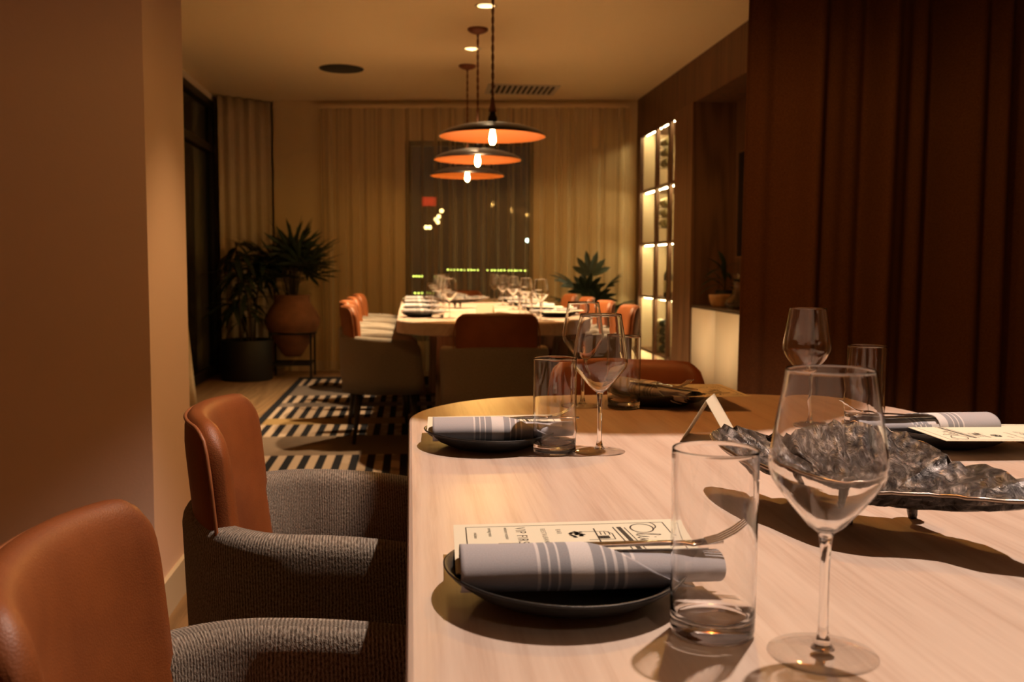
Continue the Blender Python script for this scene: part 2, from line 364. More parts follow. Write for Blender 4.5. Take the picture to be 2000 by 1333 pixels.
# ------------------------------------------------------------------ room
# back wall runs slightly askew: y = YB(x)
def YB(x): return 9.66 - .143*(x+.1)
WX0, WX1, WZ0, WZ1 = -.05, 1.19, .30, 2.262            # window in the back wall
fl = struct(empty('floor'))
boxes('subfloor', [(-3.3, 3.6, -3.2, 10.6, -.08, -.012)], 'soil', fl)
k = 0
plank_cache = {}
for i in range(36):                                       # planks run away from the viewer
    x0 = -3.24 + i*.19
    y = -3.2 + (i*37 % 19)/19*2.1 - 2.1
    while y < 10.6:
        L = 2.1
        a, b = max(y, -3.2), min(y+L, 10.6)
        if b-a > .05 and a > -.0 - 2.2 and b > .1:
            key = round(b-a, 3)
            if key not in plank_cache:
                bm = bmesh.new(); add_box(bm, 0, .1885, 0, b-a-.0015, -.012, 0); plank_cache[key] = bm_mesh(bm)
            link('plank', plank_cache[key], 'floor', fl, loc=(x0, a, 0))
        y += L
# unseen strip of floor behind the camera
box('plank', (-3.24, 3.6, -3.2, -2.2, -.012, 0), 'floor', fl)
# ceiling with real holes for the recessed downlights and the added rear fill
def ceiling():
    cans = [NEAR_CAN] + FAR_CANS + [OPEN_CAN, (.62, -.95)]
    bm = bmesh.new(); R = .055; sq = .12
    xs = sorted({-3.3, 3.6, *[c[0]-sq for c in cans], *[c[0]+sq for c in cans]}); ys = sorted({-3.2, 10.6, *[c[1]-sq for c in cans], *[c[1]+sq for c in cans]})
    def inside(x, y): return any(abs(x-c[0]) < sq and abs(y-c[1]) < sq for c in cans)
    for a, b in zip(xs, xs[1:]):
        for c, d in zip(ys, ys[1:]):
            if not inside((a+b)/2, (c+d)/2):
                bm.faces.new([bm.verts.new((a, c, HC)), bm.verts.new((a, d, HC)), bm.verts.new((b, d, HC)), bm.verts.new((b, c, HC))])
    n = 32
    for cx, cy in cans:
        ci = [bm.verts.new((cx+R*math.cos(2*PI*k/n), cy+R*math.sin(2*PI*k/n), HC)) for k in range(n)]
        up = [bm.verts.new((cx+R*math.cos(2*PI*k/n), cy+R*math.sin(2*PI*k/n), HC+.09)) for k in range(n)]
        def sqp(k):
            c, s = math.cos(2*PI*k/n), math.sin(2*PI*k/n); m = max(abs(c), abs(s)); return (cx+sq*c/m, cy+sq*s/m, HC)
        oi = [bm.verts.new(sqp(k)) for k in range(n)]
        for k in range(n):
            j = (k+1) % n
            bm.faces.new([oi[k], ci[k], ci[j], oi[j]]); bm.faces.new([ci[k], up[k], up[j], ci[j]])
        bm.faces.new(up)
    bmesh.ops.remove_doubles(bm, verts=bm.verts, dist=1e-5)
    for f in bm.faces: f.normal_update()
    me = bpy.data.meshes.new('m'); bm.to_mesh(me); bm.free(); return me
struct(link('ceiling', ceiling(), 'ceiling'))
box('roof_slab', (-3.3, 3.6, -3.2, 10.6, HC+.1, HC+.2), 'ceiling', bpy.data.objects['ceiling'])

def slab(name, pts, mat, th=.12):
    """vertical wall from a plan polygon list of (x,y) loops, z0,z1"""
    bm = bmesh.new()
    for poly, z0, z1 in pts:
        lo = [bm.verts.new((x, y, z0)) for x, y in poly]; hi = [bm.verts.new((x, y, z1)) for x, y in poly]
        n = len(poly); bm.faces.new(lo[::-1]); bm.faces.new(hi)
        for k in range(n): bm.faces.new([lo[k], lo[(k+1) % n], hi[(k+1) % n], hi[k]])
    return struct(link(name, bm_mesh(bm), mat))
def bw(x0, x1, d=.2): return [(x0, YB(x0)), (x1, YB(x1)), (x1, YB(x1)+d), (x0, YB(x0)+d)]
slab('wall_back', [(bw(-1.33, WX0), 0, HC), (bw(WX1, 2.7), 0, HC), (bw(WX0, WX1), 0, WZ0), (bw(WX0, WX1), WZ1, HC),
                   ([(-3.2, 10.2), (-1.33, 10.2), (-1.33, 10.4), (-3.2, 10.4)], 0, HC), ([(-1.33, YB(-1.33)+.2), (-1.25, YB(-1.3)+.2), (-1.25, 10.4), (-1.33, 10.4)], 0, HC)], 'back_plaster')
XL = -1.85
# left wall with a tall dark glazed door
slab('wall_left', [([(XL-.2, 3.5), (XL, 3.5), (XL, 5.3), (XL-.2, 5.3)], 0, HC), ([(XL-.2, 5.3), (XL, 5.3), (XL, 9.62), (XL-.2, 9.62)], 2.585, HC),
                   ([(XL-.2, 9.62), (XL, 9.62), (XL, 10.2), (XL-.2, 10.2)], 0, HC)], 'plaster')
slab('wall_wing', [([(-3.2, 2.86), (-.74, 2.86), (-.74, 3.34), (-3.2, 3.34)], 0, HC)], 'plaster_wing')
box('baseboard_wing', (-.742, -.726, 2.85, 3.352, 0, .115), 'trim')['kind'] = 'structure'
b2 = box('baseboard_front', (-3.1, -.742, 2.845, 2.859, 0, .115), 'trim'); b2['kind'] = 'structure'
struct(box('baseboard_back', (-1.2, -.0, 0, .016, 0, .10), 'trim', loc=(0, YB(0)-.018, 0), rot=(0, 0, math.atan(-.143))))
slab('wall_near_left', [([(-2.4, -3.1), (-2.3, -3.1), (-2.3, 2.86), (-2.4, 2.86)], 0, HC)], 'plaster_wing')
slab('wall_near_back', [([(-2.4, -3.1), (3.5, -3.1), (3.5, -3.0), (-2.4, -3.0)], 0, HC)], 'plaster_wing')
slab('wall_near_right', [([(2.75, -3.0), (2.85, -3.0), (2.85, 5.4), (2.75, 5.4)], 0, HC)], 'brown_panel')
# right wall: brown panelling with a lit cabinet (7.95..9.25) and a niche (5.6..7.42)
XR = 2.175
def rp(x0, x1, y0, y1): return [(x0, y0), (x1, y0), (x1, y1), (x0, y1)]
slab('wall_right', [(rp(XR, XR+.12, 5.2, 9.6), 2.315, HC), (rp(XR, XR+.5, 9.22, 9.62), 0, 2.315), (rp(XR+.33, XR+.45, 5.2, 7.42), 0, 2.315),
                    (rp(XR+.0, XR+.45, 5.2, 5.6), 0, 2.315), (rp(XR+.12, XR+.45, 5.2, 9.6), 2.315, 2.36), (rp(XR+.40, XR+.5, 7.42, 9.22), 0, 2.315)], 'brown_panel')
slab('column_right', [(rp(XR-.012, XR+.40, 7.42, 7.93), 0, 2.315)], 'brown_column')

# back window: frame, mullion, pane, sill
wn = struct(empty('window_1'))
def askew(o, x): o.location = (x, YB(x), 0); o.rotation_euler = (0, 0, math.atan(-.143)); return o
WL = (WX1-WX0)/math.cos(math.atan(.143))
for b in [(0, .05, .03, .10, WZ0, WZ1), (WL-.05, WL, .03, .10, WZ0, WZ1), (.05, WL-.05, .03, .10, WZ1-.05, WZ1), (.05, WL-.05, .03, .10, WZ0, WZ0+.05)]:
    askew(box('window_frame', b, 'window_frame', wn), WX0)
askew(box('window_pane', (.05, WL-.05, .06, .068, WZ0+.05, WZ1-.05), 'pane', wn), WX0)

# left glazed door
dr = struct(empty('window_2'))
def lbox(name, y0, y1, z0, z1, d0, d1, mat): return box(name, (XL-d1, XL-d0, y0, y1, z0, z1), mat, dr)
for y in (5.3, 6.72, 8.14, 9.55):
    lbox('stile', y, y+.07, 0, 2.585, .0, .07, 'window_frame')
for z0, z1 in ((0, .09), (2.10, 2.17), (2.52, 2.585)):
    for a, b in ((5.37, 6.72), (6.79, 8.14), (8.21, 9.55)):
        lbox('rail', a, b, z0, z1, .0, .07, 'window_frame')
for a, b in ((5.37, 6.72), (6.79, 8.14), (8.21, 9.55)):
    lbox('pane', a, b, .09, 2.10, .03, .036, 'pane'); lbox('pane', a, b, 2.17, 2.52, .03, .036, 'pane')

# ------------------------------------------------------------------ curtains
def fold_sheet(name, p0, p1, z0, z1, amp, period, mat, top_amp=None, th=0, nu=200, nv=14, fn=None, seed=0):
    """hanging cloth between two plan points; folds swing across the line"""
    a, b = Vector((*p0, 0)), Vector((*p1, 0)); d = b-a; L = d.length; t = d/L; nrm = Vector((-t.y, t.x, 0)); rnd = random.Random(seed)
    ph = [rnd.uniform(0, 6.28) for _ in range(5)]
    def f(u, v):
        s = u*L; k = 2*PI/period
        wv = math.sin(k*s+ph[0]+.5*math.sin(k*s*.31+ph[1])) + .35*math.sin(k*s*1.93+ph[2]+v*.8) + .3*math.sin(k*s*.47+ph[3])
        am = amp*((1-v)*1 + v*(top_amp if top_amp is not None else 1))
        off = wv*am + (fn(u, v) if fn else 0)
        p = a + t*s + nrm*off; return (p.x, p.y, z0+(z1-z0)*v)
    return link(name, sheet_mesh(f, nu, nv, th), mat, smooth=True)
# the sheer wave-head curtain over the whole back wall
cu = fold_sheet('sheer_curtain', (-.86, YB(-.86)-.10), (2.08, YB(2.08)-.10), .02, 2.555, .015, .135, 'sheer', nu=420, nv=6, seed=3)
tag(cu, 'long sheer cream wave curtain drawn across the back wall and its window', 'curtain')
tr_ = box('curtain_track', (0, 2.98, -.012, .012, 2.556, 2.585), 'back_plaster'); tr_.parent = cu; tr_.location = (-.88, YB(-.88)-.10, 0); tr_.rotation_euler = (0, 0, math.atan(-.143))
c1 = fold_sheet('corner_curtain', (-1.80, 9.50), (-1.345, 9.90), .01, HC-.01, .022, .11, 'beige_drape', th=.004, nu=90, seed=5)
tag(c1, 'beige drape stacked in the far left corner behind the potted plants', 'curtain')
def flare(u, v): return 0
def side_drape(u, v):
    y = 5.6+u*1.8; k = 2*PI/.16
    x = XL+.06 + .03*math.sin(k*y) + .012*math.sin(k*2.1*y+1) + (1-v)**1.6*.16*(u**3)
    return (x, y, .01+(HC-.02)*v)
c2 = link('side_curtain', sheet_mesh(side_drape, 110, 12, .004), 'beige_drape', smooth=True)
tag(c2, 'beige drape by the dark glazed door, half hidden behind the wing wall', 'curtain')
# brown divider curtain at the right
def brown(u, v):
    s = u*1.62
    xk = s + .030*(1-v)*math.sin(3.2*s+.6)
    k = 2*PI
    off = .042*math.sin(k*xk/.30+.4) + .022*math.sin(k*xk/.137+1.1+.5*v) + .028*math.sin(k*xk/.71+2.0) + .010*math.sin(k*xk/.082+.7*v)
    off *= (.55+.45*min(1, s/.25))
    return (1.135 + s - .02*(1-v)*(1-u), 3.20 + off, .012 + (HC-.016)*v)
c3 = link('divider_curtain', sheet_mesh(brown, 420, 26, .004), 'brown_drape', smooth=True)
tag(c3, 'heavy brown floor-length curtain in soft folds beside the near table', 'curtain')

# ------------------------------------------------------------------ ceiling fittings
def pendant(loc, label):
    o = empty('pendant_lamp', loc); tag(o, label, 'lamp', 'saucer pendants over the dining tables'); return o
def make_pendant(loc, label):
    o = pendant(loc, label); z0 = 1.768; zc = HC
    # coordinates local: origin on the ceiling, z down
    h = z0-zc
    R = .30
    lathe('shade', [(0, h+.077), (.05, h+.076), (.11, h+.070), (.19, h+.055), (.25, h+.037), (.285, h+.019), (.298, h+.005), (R, h), (.2965, h+.001), (.284, h+.0165), (.249, h+.034), (.189, h+.052), (.11, h+.067), (.05, h+.073), (0, h+.074)], 'bronze', o, 72)
    lathe('shade_lining', [(.294, h+.0005), (.282, h+.0145), (.247, h+.032), (.187, h+.050), (.11, h+.065), (.03, h+.0705), (0, h+.0708)], 'copper', o, 72)
    lathe('socket_cap', [(0, h+.150), (.011, h+.150), (.013, h+.142), (.020, h+.118), (.026, h+.108), (.026, h+.0765), (0, h+.0765)], 'bronze', o, 24)
    lathe('cord_grip', [(.004, h+.225), (.009, h+.21), (.0125, h+.185), (.020, h+.150), (.022, h+.1385), (.012, h+.138)], 'cord', o, 20)
    lathe('canopy', [(0, -.001), (.068, -.001), (.070, -.006), (.066, -.016), (.045, -.028), (.018, -.036), (.008, -.040), (0, -.040)], 'canopy', o, 32)
    # twisted cloth cord
    for q in (0, PI):
        L = -h-.225-.038
        pts = [(.0042*math.cos(q+t*38), .0042*math.sin(q+t*38), -.038-t*L) for t in [i/160 for i in range(161)]]
        link('cord_strand', tube_mesh(pts, .0042, 5), 'cord', o, smooth=True)
    bz = h+.045
    bp = lathe('bulb', [(0, bz-.088), (.010, bz-.086), (.0165, bz-.074), (.019, bz-.058), (.0165, bz-.036), (.0125, bz-.018), (.0115, bz-.006), (0, bz-.004)], 'bulb', o, 20)
    lathe('bulb_socket', [(0, bz-.006), (.0135, bz-.006), (.0145, bz+.024), (0, bz+.024)], 'bronze', o, 20)
    return o
P0 = make_pendant((.455, 5.47, HC), 'saucer pendant lamp nearest over the far table, its shade widest in view')
dup(P0, (.455, 6.687, HC), 0, 'middle saucer pendant lamp of the three over the far table')
dup(P0, (.455, 7.902, HC), 0, 'rearmost saucer pendant lamp, lowest in view over the far table')
dup(P0, (.62, 1.89, HC), 0, 'saucer pendant lamp above the far end of the near table, out of view')

def make_can(loc, label):
    o = empty('recessed_downlight', loc); tag(o, label, 'ceiling light', 'recessed ceiling downlights')
    lathe('trim_ring', [(.052, -.001), (.060, -.004), (.066, -.004), (.069, -.0005), (.062, -.0003)], 'vent_white', o, 40)
    lathe('lens', [(0, .052), (.046, .052), (.053, .040)], 'can_glow', o, 32)
    return o
c0 = make_can((*FAR_CANS[0], HC), 'recessed ceiling downlight between the first two pendants, by the photo top edge')
dup(c0, (*FAR_CANS[1], HC), 0, 'recessed ceiling downlight further back, between the pendant canopies')
spk = empty('ceiling_speaker', (-.553, 8.16, HC)); tag(spk, 'round dark flush speaker in the ceiling left of the pendants', 'speaker')
lathe('grille', [(0, -.006), (.16, -.006), (.168, -.004)], 'speaker', spk, 48); lathe('ring', [(.166, -.0045), (.172, -.007), (.178, -.005), (.180, -.0005), (.17, -.0005)], 'speaker', spk, 48)
vt = empty('air_vent', (1.005, 8.9, HC)); tag(vt, 'slotted rectangular air vent in the ceiling near the back wall', 'vent')
box('backing', (-.30, .30, -.21, .21, -.003, -.001), 'vent_dark', vt)
boxes('frame', [(-.32, .32, -.235, -.21, -.010, -.001), (-.32, .32, .21, .235, -.010, -.001), (-.32, -.30, -.21, .21, -.010, -.001), (.30, .32, -.21, .21, -.010, -.001)], 'vent_white', vt)
bm = bmesh.new(); add_box(bm, -.011, .011, -.21, .21, -.011, -.003); slat_me = bm_mesh(bm)
for i in range(13): link('slat', slat_me, 'vent_white', vt, loc=(-.29+i*.0483, 0, 0))

# ------------------------------------------------------------------ wine cabinet in the right wall
wc = empty('wine_cabinet', (XR, 8.58, 0)); tag(wc, 'tall lit wine cabinet set in the brown wall, with glazed doors', 'cabinet')
Y0, Y1 = -.64, .63; DEP = .38
rows = [.10, .27, .77, 1.26, 1.755, 2.30]
box('back_panel', (DEP-.015, DEP, Y0, Y1, .1, 2.3), 'cab_back', wc)
box('side_panel', (.03, DEP-.015, Y1-.015, Y1, .1, 2.3), 'cab_back', wc); box('side_panel', (.03, DEP-.015, Y0, Y0+.015, .1, 2.3), 'cab_back', wc)
box('plinth', (.0, DEP, Y0, Y1, 0, .10), 'brown_panel', wc); box('top_panel', (.0, DEP, Y0, Y1, 2.30, 2.314), 'brown_panel', wc)
for z in rows[1:-1]: box('shelf', (.03, DEP-.015, Y0+.015, Y1-.015, z-.012, z+.006), 'brown_column', wc)
ycols = [Y0, -.43, .02, Y1]
for a, b in zip(ycols, ycols[1:]):
    d = empty('door', (0, 0, 0)); d.parent = wc
    for bb in [(0, .03, a+.004, a+.032, .10, 2.30), (0, .03, b-.032, b-.004, .10, 2.30), (0, .03, a+.032, b-.032, .10, .13), (0, .03, a+.032, b-.032, 2.27, 2.30)]:
        box('door_frame', bb, 'brown_panel', d)
    for z in rows[1:-1]: box('glazing_bar', (.004, .026, a+.032, b-.032, z-.012, z+.008), 'brown_panel', d)
    box('glass_pane', (.013, .016, a+.032, b-.032, .13, 2.27), 'pane', d)
for z in rows[1:]:
    for a, b in zip(ycols, ycols[1:]):
        zz = z-.020
        box('led_strip', (.05, .062, a+.05, b-.05, zz, zz+.006), 'led', wc)
M['pale_bottle'] = plain('pale_wine_bottle', (.46, .40, .22), .18)
def make_bottle():
    o = empty('wine_bottle'); 
    lathe('bottle_body', [(0, .004), (.030, 0), (.0375, .006), (.0375, .19), (.034, .212), (.020, .236), (.0148, .25), (.0142, .295), (.0155, .297), (.0155, .303), (0, .304)], 'bottle', o, 20)
    lathe('capsule', [(.0152, .252), (.0150, .296), (.0163, .297), (.0163, .3045), (0, .3055)], 'foil', o, 16)
    lathe('bottle_label', [(.0379, .05), (.0379, .15)], 'bottle_label', o, 24); return o
bt = make_bottle(); used = False
pale_me = [c for c in bt.children if c.name.startswith('bottle_body')][0].data.copy(); pale_me.materials[0] = M['pale_bottle']
def put_bottle(y, z, label, lie=True, x=.16, pale=False):
    o = dup(bt)
    tag(o, label, 'bottle', 'bottles in the wine cabinet')
    if pale:
        for ch in o.children:
            if ch.name.startswith('bottle_body'): ch.data = pale_me
    if lie and pale: o.location = (XR+x, 8.58+y, z); o.rotation_euler = (-PI/2, 0, 0)
    elif lie: o.location = (XR+x, 8.58+y+.30, z); o.rotation_euler = (PI/2, 0, 0)
    else: o.location = (XR+x, 8.58+y, z)
rn = {4: 'topmost', 3: 'second', 2: 'third', 1: 'fourth', 0: 'lowest'}
pegs = []
for zs, bay in (((1.965, 2.055, 2.145), 'topmost'), ((1.437, 1.527, 1.617), 'second')):
    for k, z in enumerate(zs):
        put_bottle(-.20, z, f"{['bottom','middle','top'][k]} bottle of the lying trio in the {bay} bay of the wine cabinet", True, .072, True)
        for yy in (-.12, .02): pegs.append((.03, .115, yy, yy+.008, z-.045, z-.038))
boxes('bottle_peg', pegs, 'black_metal', wc)
put_bottle(-.20, rows[2]+.006, 'upright dark bottle with a pale label in the third wine bay', False, .07)
for k in range(4):
    put_bottle(-.20, rows[1]+.006+.0385+k*.0765, f"{['lowest','second lowest','third lowest','highest'][k]} bottle of the low lying pile in the fourth wine bay", True, .072)

for ch in list(bt.children): bpy.data.objects.remove(ch)
bpy.data.objects.remove(bt)
# ------------------------------------------------------------------ niche: credenza, bowl, decanter, plant, screen
cz = empty('credenza', (XR, 6.5, 0)); tag(cz, 'low cream fronted credenza in the wall niche beside the brown curtain', 'cabinet')
box('carcass', (.022, .325, -.88, .90, .06, .735), 'dark_top', cz); box('worktop', (-.002, .328, -.89, .91, .735, .755), 'dark_top', cz, bev=.003)
box('plinth', (.05, .32, -.87, .89, 0, .06), 'dark_top', cz)
for a, b in ((-.88, -.29), (-.285, .305), (.31, .90)): box('door', (0, .022, a, b, .06, .733), 'white_front', cz, bev=.002)
tv = empty('wall_screen', (XR+.33, 6.45, 1.52)); tag(tv, 'black flat screen on the niche wall above the credenza', 'screen')
box('panel', (-.035, -.004, -.78, .78, -.39, .39), 'tv', tv); boxes('bezel', [(-.045, -.002, -.79, .79, .39, .402), (-.045, -.002, -.79, .79, -.402, -.39), (-.045, -.002, .78, .79, -.39, .39), (-.045, -.002, -.79, -.78, -.39, .39)], 'brown_column', tv)
bw_ = lathe('wooden_bowl', [(0, 0), (.055, 0), (.068, .010), (.083, .035), (.092, .075), (.093, .092), (.089, .092), (.087, .075), (.076, .036), (.05, .014), (0, .012)], 'bowl_wood', None, 36)
bw_.location = (XR+.10, 6.98, .755); tag(bw_, 'round tan wooden bowl on the credenza top', 'bowl')
dc = empty('glass_decanter', (XR+.09, 6.62, .755)); tag(dc, 'clear glass decanter on the credenza beside the wooden bowl', 'decanter')
lathe('vessel', [(0, .004), (.055, .003), (.075, .02), (.078, .04), (.06, .075), (.028, .11), (.018, .14), (.017, .19), (.024, .205), (.0225, .206), (.0155, .19), (.0165, .14), (.026, .11), (.058, .075), (.0755, .04), (.07, .02), (0, .008)], 'rim_glass', dc, 32)
lathe('stopper', [(0, .185), (.014, .19), (.016, .208), (.01, .215), (.018, .228), (.018, .245), (0, .255)], 'glass', dc, 20)
tm = lathe('small_tumbler', [(0, .0), (.03, 0), (.033, .09), (.0318, .09), (.029, .008), (0, .008)], 'rim_glass', None, 24); tm.location = (XR+.08, 6.42, .755)
tag(tm, 'small clear tumbler on the credenza next to the decanter', 'glass')

# ------------------------------------------------------------------ plants
def leaf_mesh(L, W, bend=.3, n=6, fold=.25, tip=.05):
    vs, fs = [], []
    for i in range(n+1):
        t = i/n; wv = W*(math.sin(PI*min(1, t*.93+.04))**.75)*(1 if i < n else tip)
        z = -bend*L*t*t; c = (L*t*math.cos(bend*t*.6), 0, z)
        vs += [(c[0], -wv/2, c[2]+fold*wv/2), c, (c[0], wv/2, c[2]+fold*wv/2)]
    for i in range(n):
        for s in (0, 1): fs.append([i*3+s, (i+1)*3+s, (i+1)*3+s+1, i*3+s+1])
    return mesh(vs, fs)
def fan_mesh(n, L, W, spread, bend):
    """a palm hand: n narrow leaflets radiating from the stalk end, pointing along +x"""
    bm = bmesh.new(); r = random.Random(n)
    for k in range(n):
        a = -spread/2 + spread*k/(n-1); l = L*(1-.25*abs(a)/(spread/2))*r.uniform(.9, 1.05)
        me = leaf_mesh(l, W, bend*r.uniform(.7, 1.3), 4, .3); tmp = bmesh.new(); tmp.from_mesh(me); bpy.data.meshes.remove(me)
        bmesh.ops.rotate(tmp, verts=tmp.verts, cent=(0, 0, 0), matrix=Matrix.Rotation(a, 3, 'Z'))
        bmesh.ops.rotate(tmp, verts=tmp.verts, cent=(0, 0, 0), matrix=Matrix.Rotation(r.uniform(-.12, .12), 3, 'Y'))
        m2 = bpy.data.meshes.new('t'); tmp.to_mesh(m2); tmp.free(); bm.from_mesh(m2); bpy.data.meshes.remove(m2)
    return bm_mesh(bm)
def aim(o, loc, d, twist=0):
    """place a leaf: +x along d"""
    d = Vector(d).normalized(); q = d.to_track_quat('X', 'Z'); o.rotation_euler = (q.to_matrix() @ Matrix.Rotation(twist, 3, 'X')).to_euler(); o.location = loc
# fan palm in a terracotta jar on a black stand
px, py = -1.10, 9.24
jr = empty('terracotta_jar', (px, py, 0)); tag(jr, 'pointed brown terracotta jar in a black stand, far left', 'jar')
lathe('jar_body', [(0, .195), (.075, .198), (.10, .225), (.145, .30), (.205, .40), (.245, .48), (.258, .535), (.252, .565), (.225, .615), (.188, .672), (.168, .70), (.165, .752), (.172, .766), (.165, .772), (.152, .758), (.154, .70), (0, .695)], 'terracotta', jr, 48)
lathe('soil', [(0, .712), (.158, .708)], 'soil', jr, 24)
st = empty('plant_stand', (px, py, 0)); tag(st, 'black square metal plant stand holding the terracotta jar', 'stand')
sq = .185
for sx in (-1, 1):
    for sy in (-1, 1): box('leg', (sx*sq-.010, sx*sq+.010, sy*sq-.010, sy*sq+.010, 0, .43), 'black_metal', st)
boxes('top_ring', [(-sq, sq, -sq-.010, -sq+.010, .41, .43), (-sq, sq, sq-.010, sq+.010, .41, .43), (-sq-.010, -sq+.010, -sq, sq, .41, .43), (sq-.010, sq+.010, -sq, sq, .41, .43)], 'black_metal', st)
lathe('support_ring', [(.205, .41), (.219, .41), (.226, .428), (.212, .428)], 'black_metal', st, 40, closed=True)
boxes('cross_brace', [(-sq, sq, -.008, .008, .125, .143), (-.008, .008, -sq, sq, .125, .143), (-sq, sq, -sq-.006, -sq+.006, .125, .143), (-sq, sq, sq-.006, sq+.006, .125, .143)], 'black_metal', st)
def palm(name, loc, zbase, fans, label, mesh_list, seed, group=None):
    o = empty(name, loc); tag(o, label, 'plant'); r = random.Random(seed)
    for (az, el, L, zz) in fans:
        d = Vector((math.cos(az)*math.cos(el), math.sin(az)*math.cos(el), math.sin(el)))
        b = Vector((d.x*.03, d.y*.03, zbase)); up = Vector((d.x*L*.35, d.y*L*.35, zbase+zz)); e = up + d*L*.5
        pts = [b, b.lerp(up, .5)+Vector((d.x, d.y, 0))*.01, up, up.lerp(e, .5)+Vector((0, 0, .01)), e]
        tube('stalk', pts, [.006, .005, .005, .004, .003], 'stem', o, 5)
        lf = link('frond', r.choice(mesh_list), 'leaf', o, smooth=False); aim(lf, e, d, r.uniform(-.4, .4))
    return o
fm = [fan_mesh(11, .36, .034, 3.9, .10), fan_mesh(9, .34, .036, 3.3, .14), fan_mesh(10, .38, .032, 3.6, .07)]
rr = random.Random(11); fans = []
for k in range(24):
    az = 2*PI*k/24*2.6 + rr.uniform(-.3, .3); el = rr.uniform(.05, 1.35); fans.append((az, el, rr.uniform(.16, .34), rr.uniform(.18, .42)))
palm('fan_palm', (px, py, 0), .71, fans, 'spiky dark fan palm growing from the terracotta jar', fm, 4)
# drooping leaf plant in a black cylinder pot
qx, qy = -1.49, 9.08
pt = empty('black_planter', (qx, qy, 0)); tag(pt, 'black cylinder planter on the floor by the dark glazed door', 'planter')
lathe('pot', [(0, 0), (.215, 0), (.225, .01), (.232, .365), (.228, .37), (.220, .365), (.215, .33), (0, .33)], 'pot_black', pt, 48); lathe('soil', [(0, .338), (.216, .335)], 'soil', pt, 24)
dp = empty('drooping_plant', (qx, qy, 0)); tag(dp, 'tall dark plant with drooping leaves in the black planter', 'plant')
lms = [leaf_mesh(.30, .06, .75, 6), leaf_mesh(.26, .055, .9, 6), leaf_mesh(.34, .05, .6, 6)]
rr = random.Random(21)
stems = [((-.06, .02), 1.0, (-.03, 0)), ((.05, -.03), .72, (-.10, .03)), ((.0, .05), .42, (-.13, -.02)), ((.06, .05), .88, (.10, .02))]
for (b, h, lean) in stems:
    pts = [(b[0]+lean[0]*t*t, b[1]+lean[1]*t*t, .33+h*.93*t) for t in (0, .25, .5, .75, 1)]
    tube('stem', pts, [.013, .012, .010, .009, .007], 'stem', dp, 6)
    for k in range(30):
        t = 1-.34*rr.random()/max(.45, h)*h if k < 24 else rr.uniform(.5, 1)
        c = (b[0]+lean[0]*t*t, b[1]+lean[1]*t*t, .33+h*.93*t); az = k*2.4+rr.uniform(-.3, .3); el = rr.uniform(-.35, .9)
        lf = link('leaf', rr.choice(lms), 'leaf', dp, smooth=True)
        aim(lf, c, (math.cos(az)*math.cos(el), math.sin(az)*math.cos(el), math.sin(el)), rr.uniform(-.3, .3)); lf.scale = (rr.uniform(.7, 1.05),)*3
# broad-leaf plant at the rear right
bx, by = 1.64, 8.86
bp_ = empty('floor_planter', (bx, by, .0092)); tag(bp_, 'planter on the floor behind the far right chairs', 'planter')
lathe('pot', [(0, 0), (.15, 0), (.165, .01), (.21, .40), (.20, .41), (.19, .38), (0, .36)], 'pot_black', bp_, 40); lathe('soil', [(0, .369), (.189, .366)], 'soil', bp_, 24)
fm2 = [fan_mesh(7, .25, .055, 2.6, .18), fan_mesh(6, .27, .06, 2.2, .22)]
fans = [(1.2, 1.45, .20, .50), (3.0, .75, .24, .42), (3.5, .35, .26, .30), (2.5, .15, .26, .22), (.1, .75, .24, .40), (-.3, .35, .26, .26), (.4, .05, .26, .15), (4.3, 1.0, .2, .36), (5.0, .8, .2, .30), (1.8, 1.1, .2, .36), (4.7, .3, .22, .2), (3.9, .0, .22, .16), (5.5, .2, .24, .18)]
palm('broad_leaf_plant', (bx, by, 0), .36, fans, 'dark broad-leaved plant by the back wall, right of the window', fm2, 9)
# faint plant on the credenza
np_ = empty('niche_plant', (XR+.18, 7.15, .755)); tag(np_, 'dark leafy plant on the credenza in the shaded niche', 'plant')
lathe('pot', [(0, 0), (.05, 0), (.062, .01), (.07, .12), (.064, .12), (.06, .10), (0, .10)], 'pot_black', np_, 24)
rr = random.Random(31); lm = leaf_mesh(.26, .05, .5, 5)
for k in range(22):
    az = k*2.4; el = rr.uniform(.0, 1.3); lf = link('leaf', lm, 'leaf', np_, smooth=True); s = rr.uniform(.4, .62) if math.cos(az) > -.2 else .8
    aim(lf, (0, 0, .10+rr.uniform(0, .2)), (math.cos(az)*math.cos(el), math.sin(az)*math.cos(el), math.sin(el)), 0); lf.scale = (s,)*3
tube('stem', [(0, 0, .09), (0, 0, .32)], .006, 'stem', np_, 6)

# ------------------------------------------------------------------ rug
rg = box('rug', (0, 3.1, 0, 5.0, 0, .009), 'rug'); rg.location = (-1.03, 4.15, 0); tag(rg, 'flat woven rug with rows of black and cream bars under the far table', 'rug')

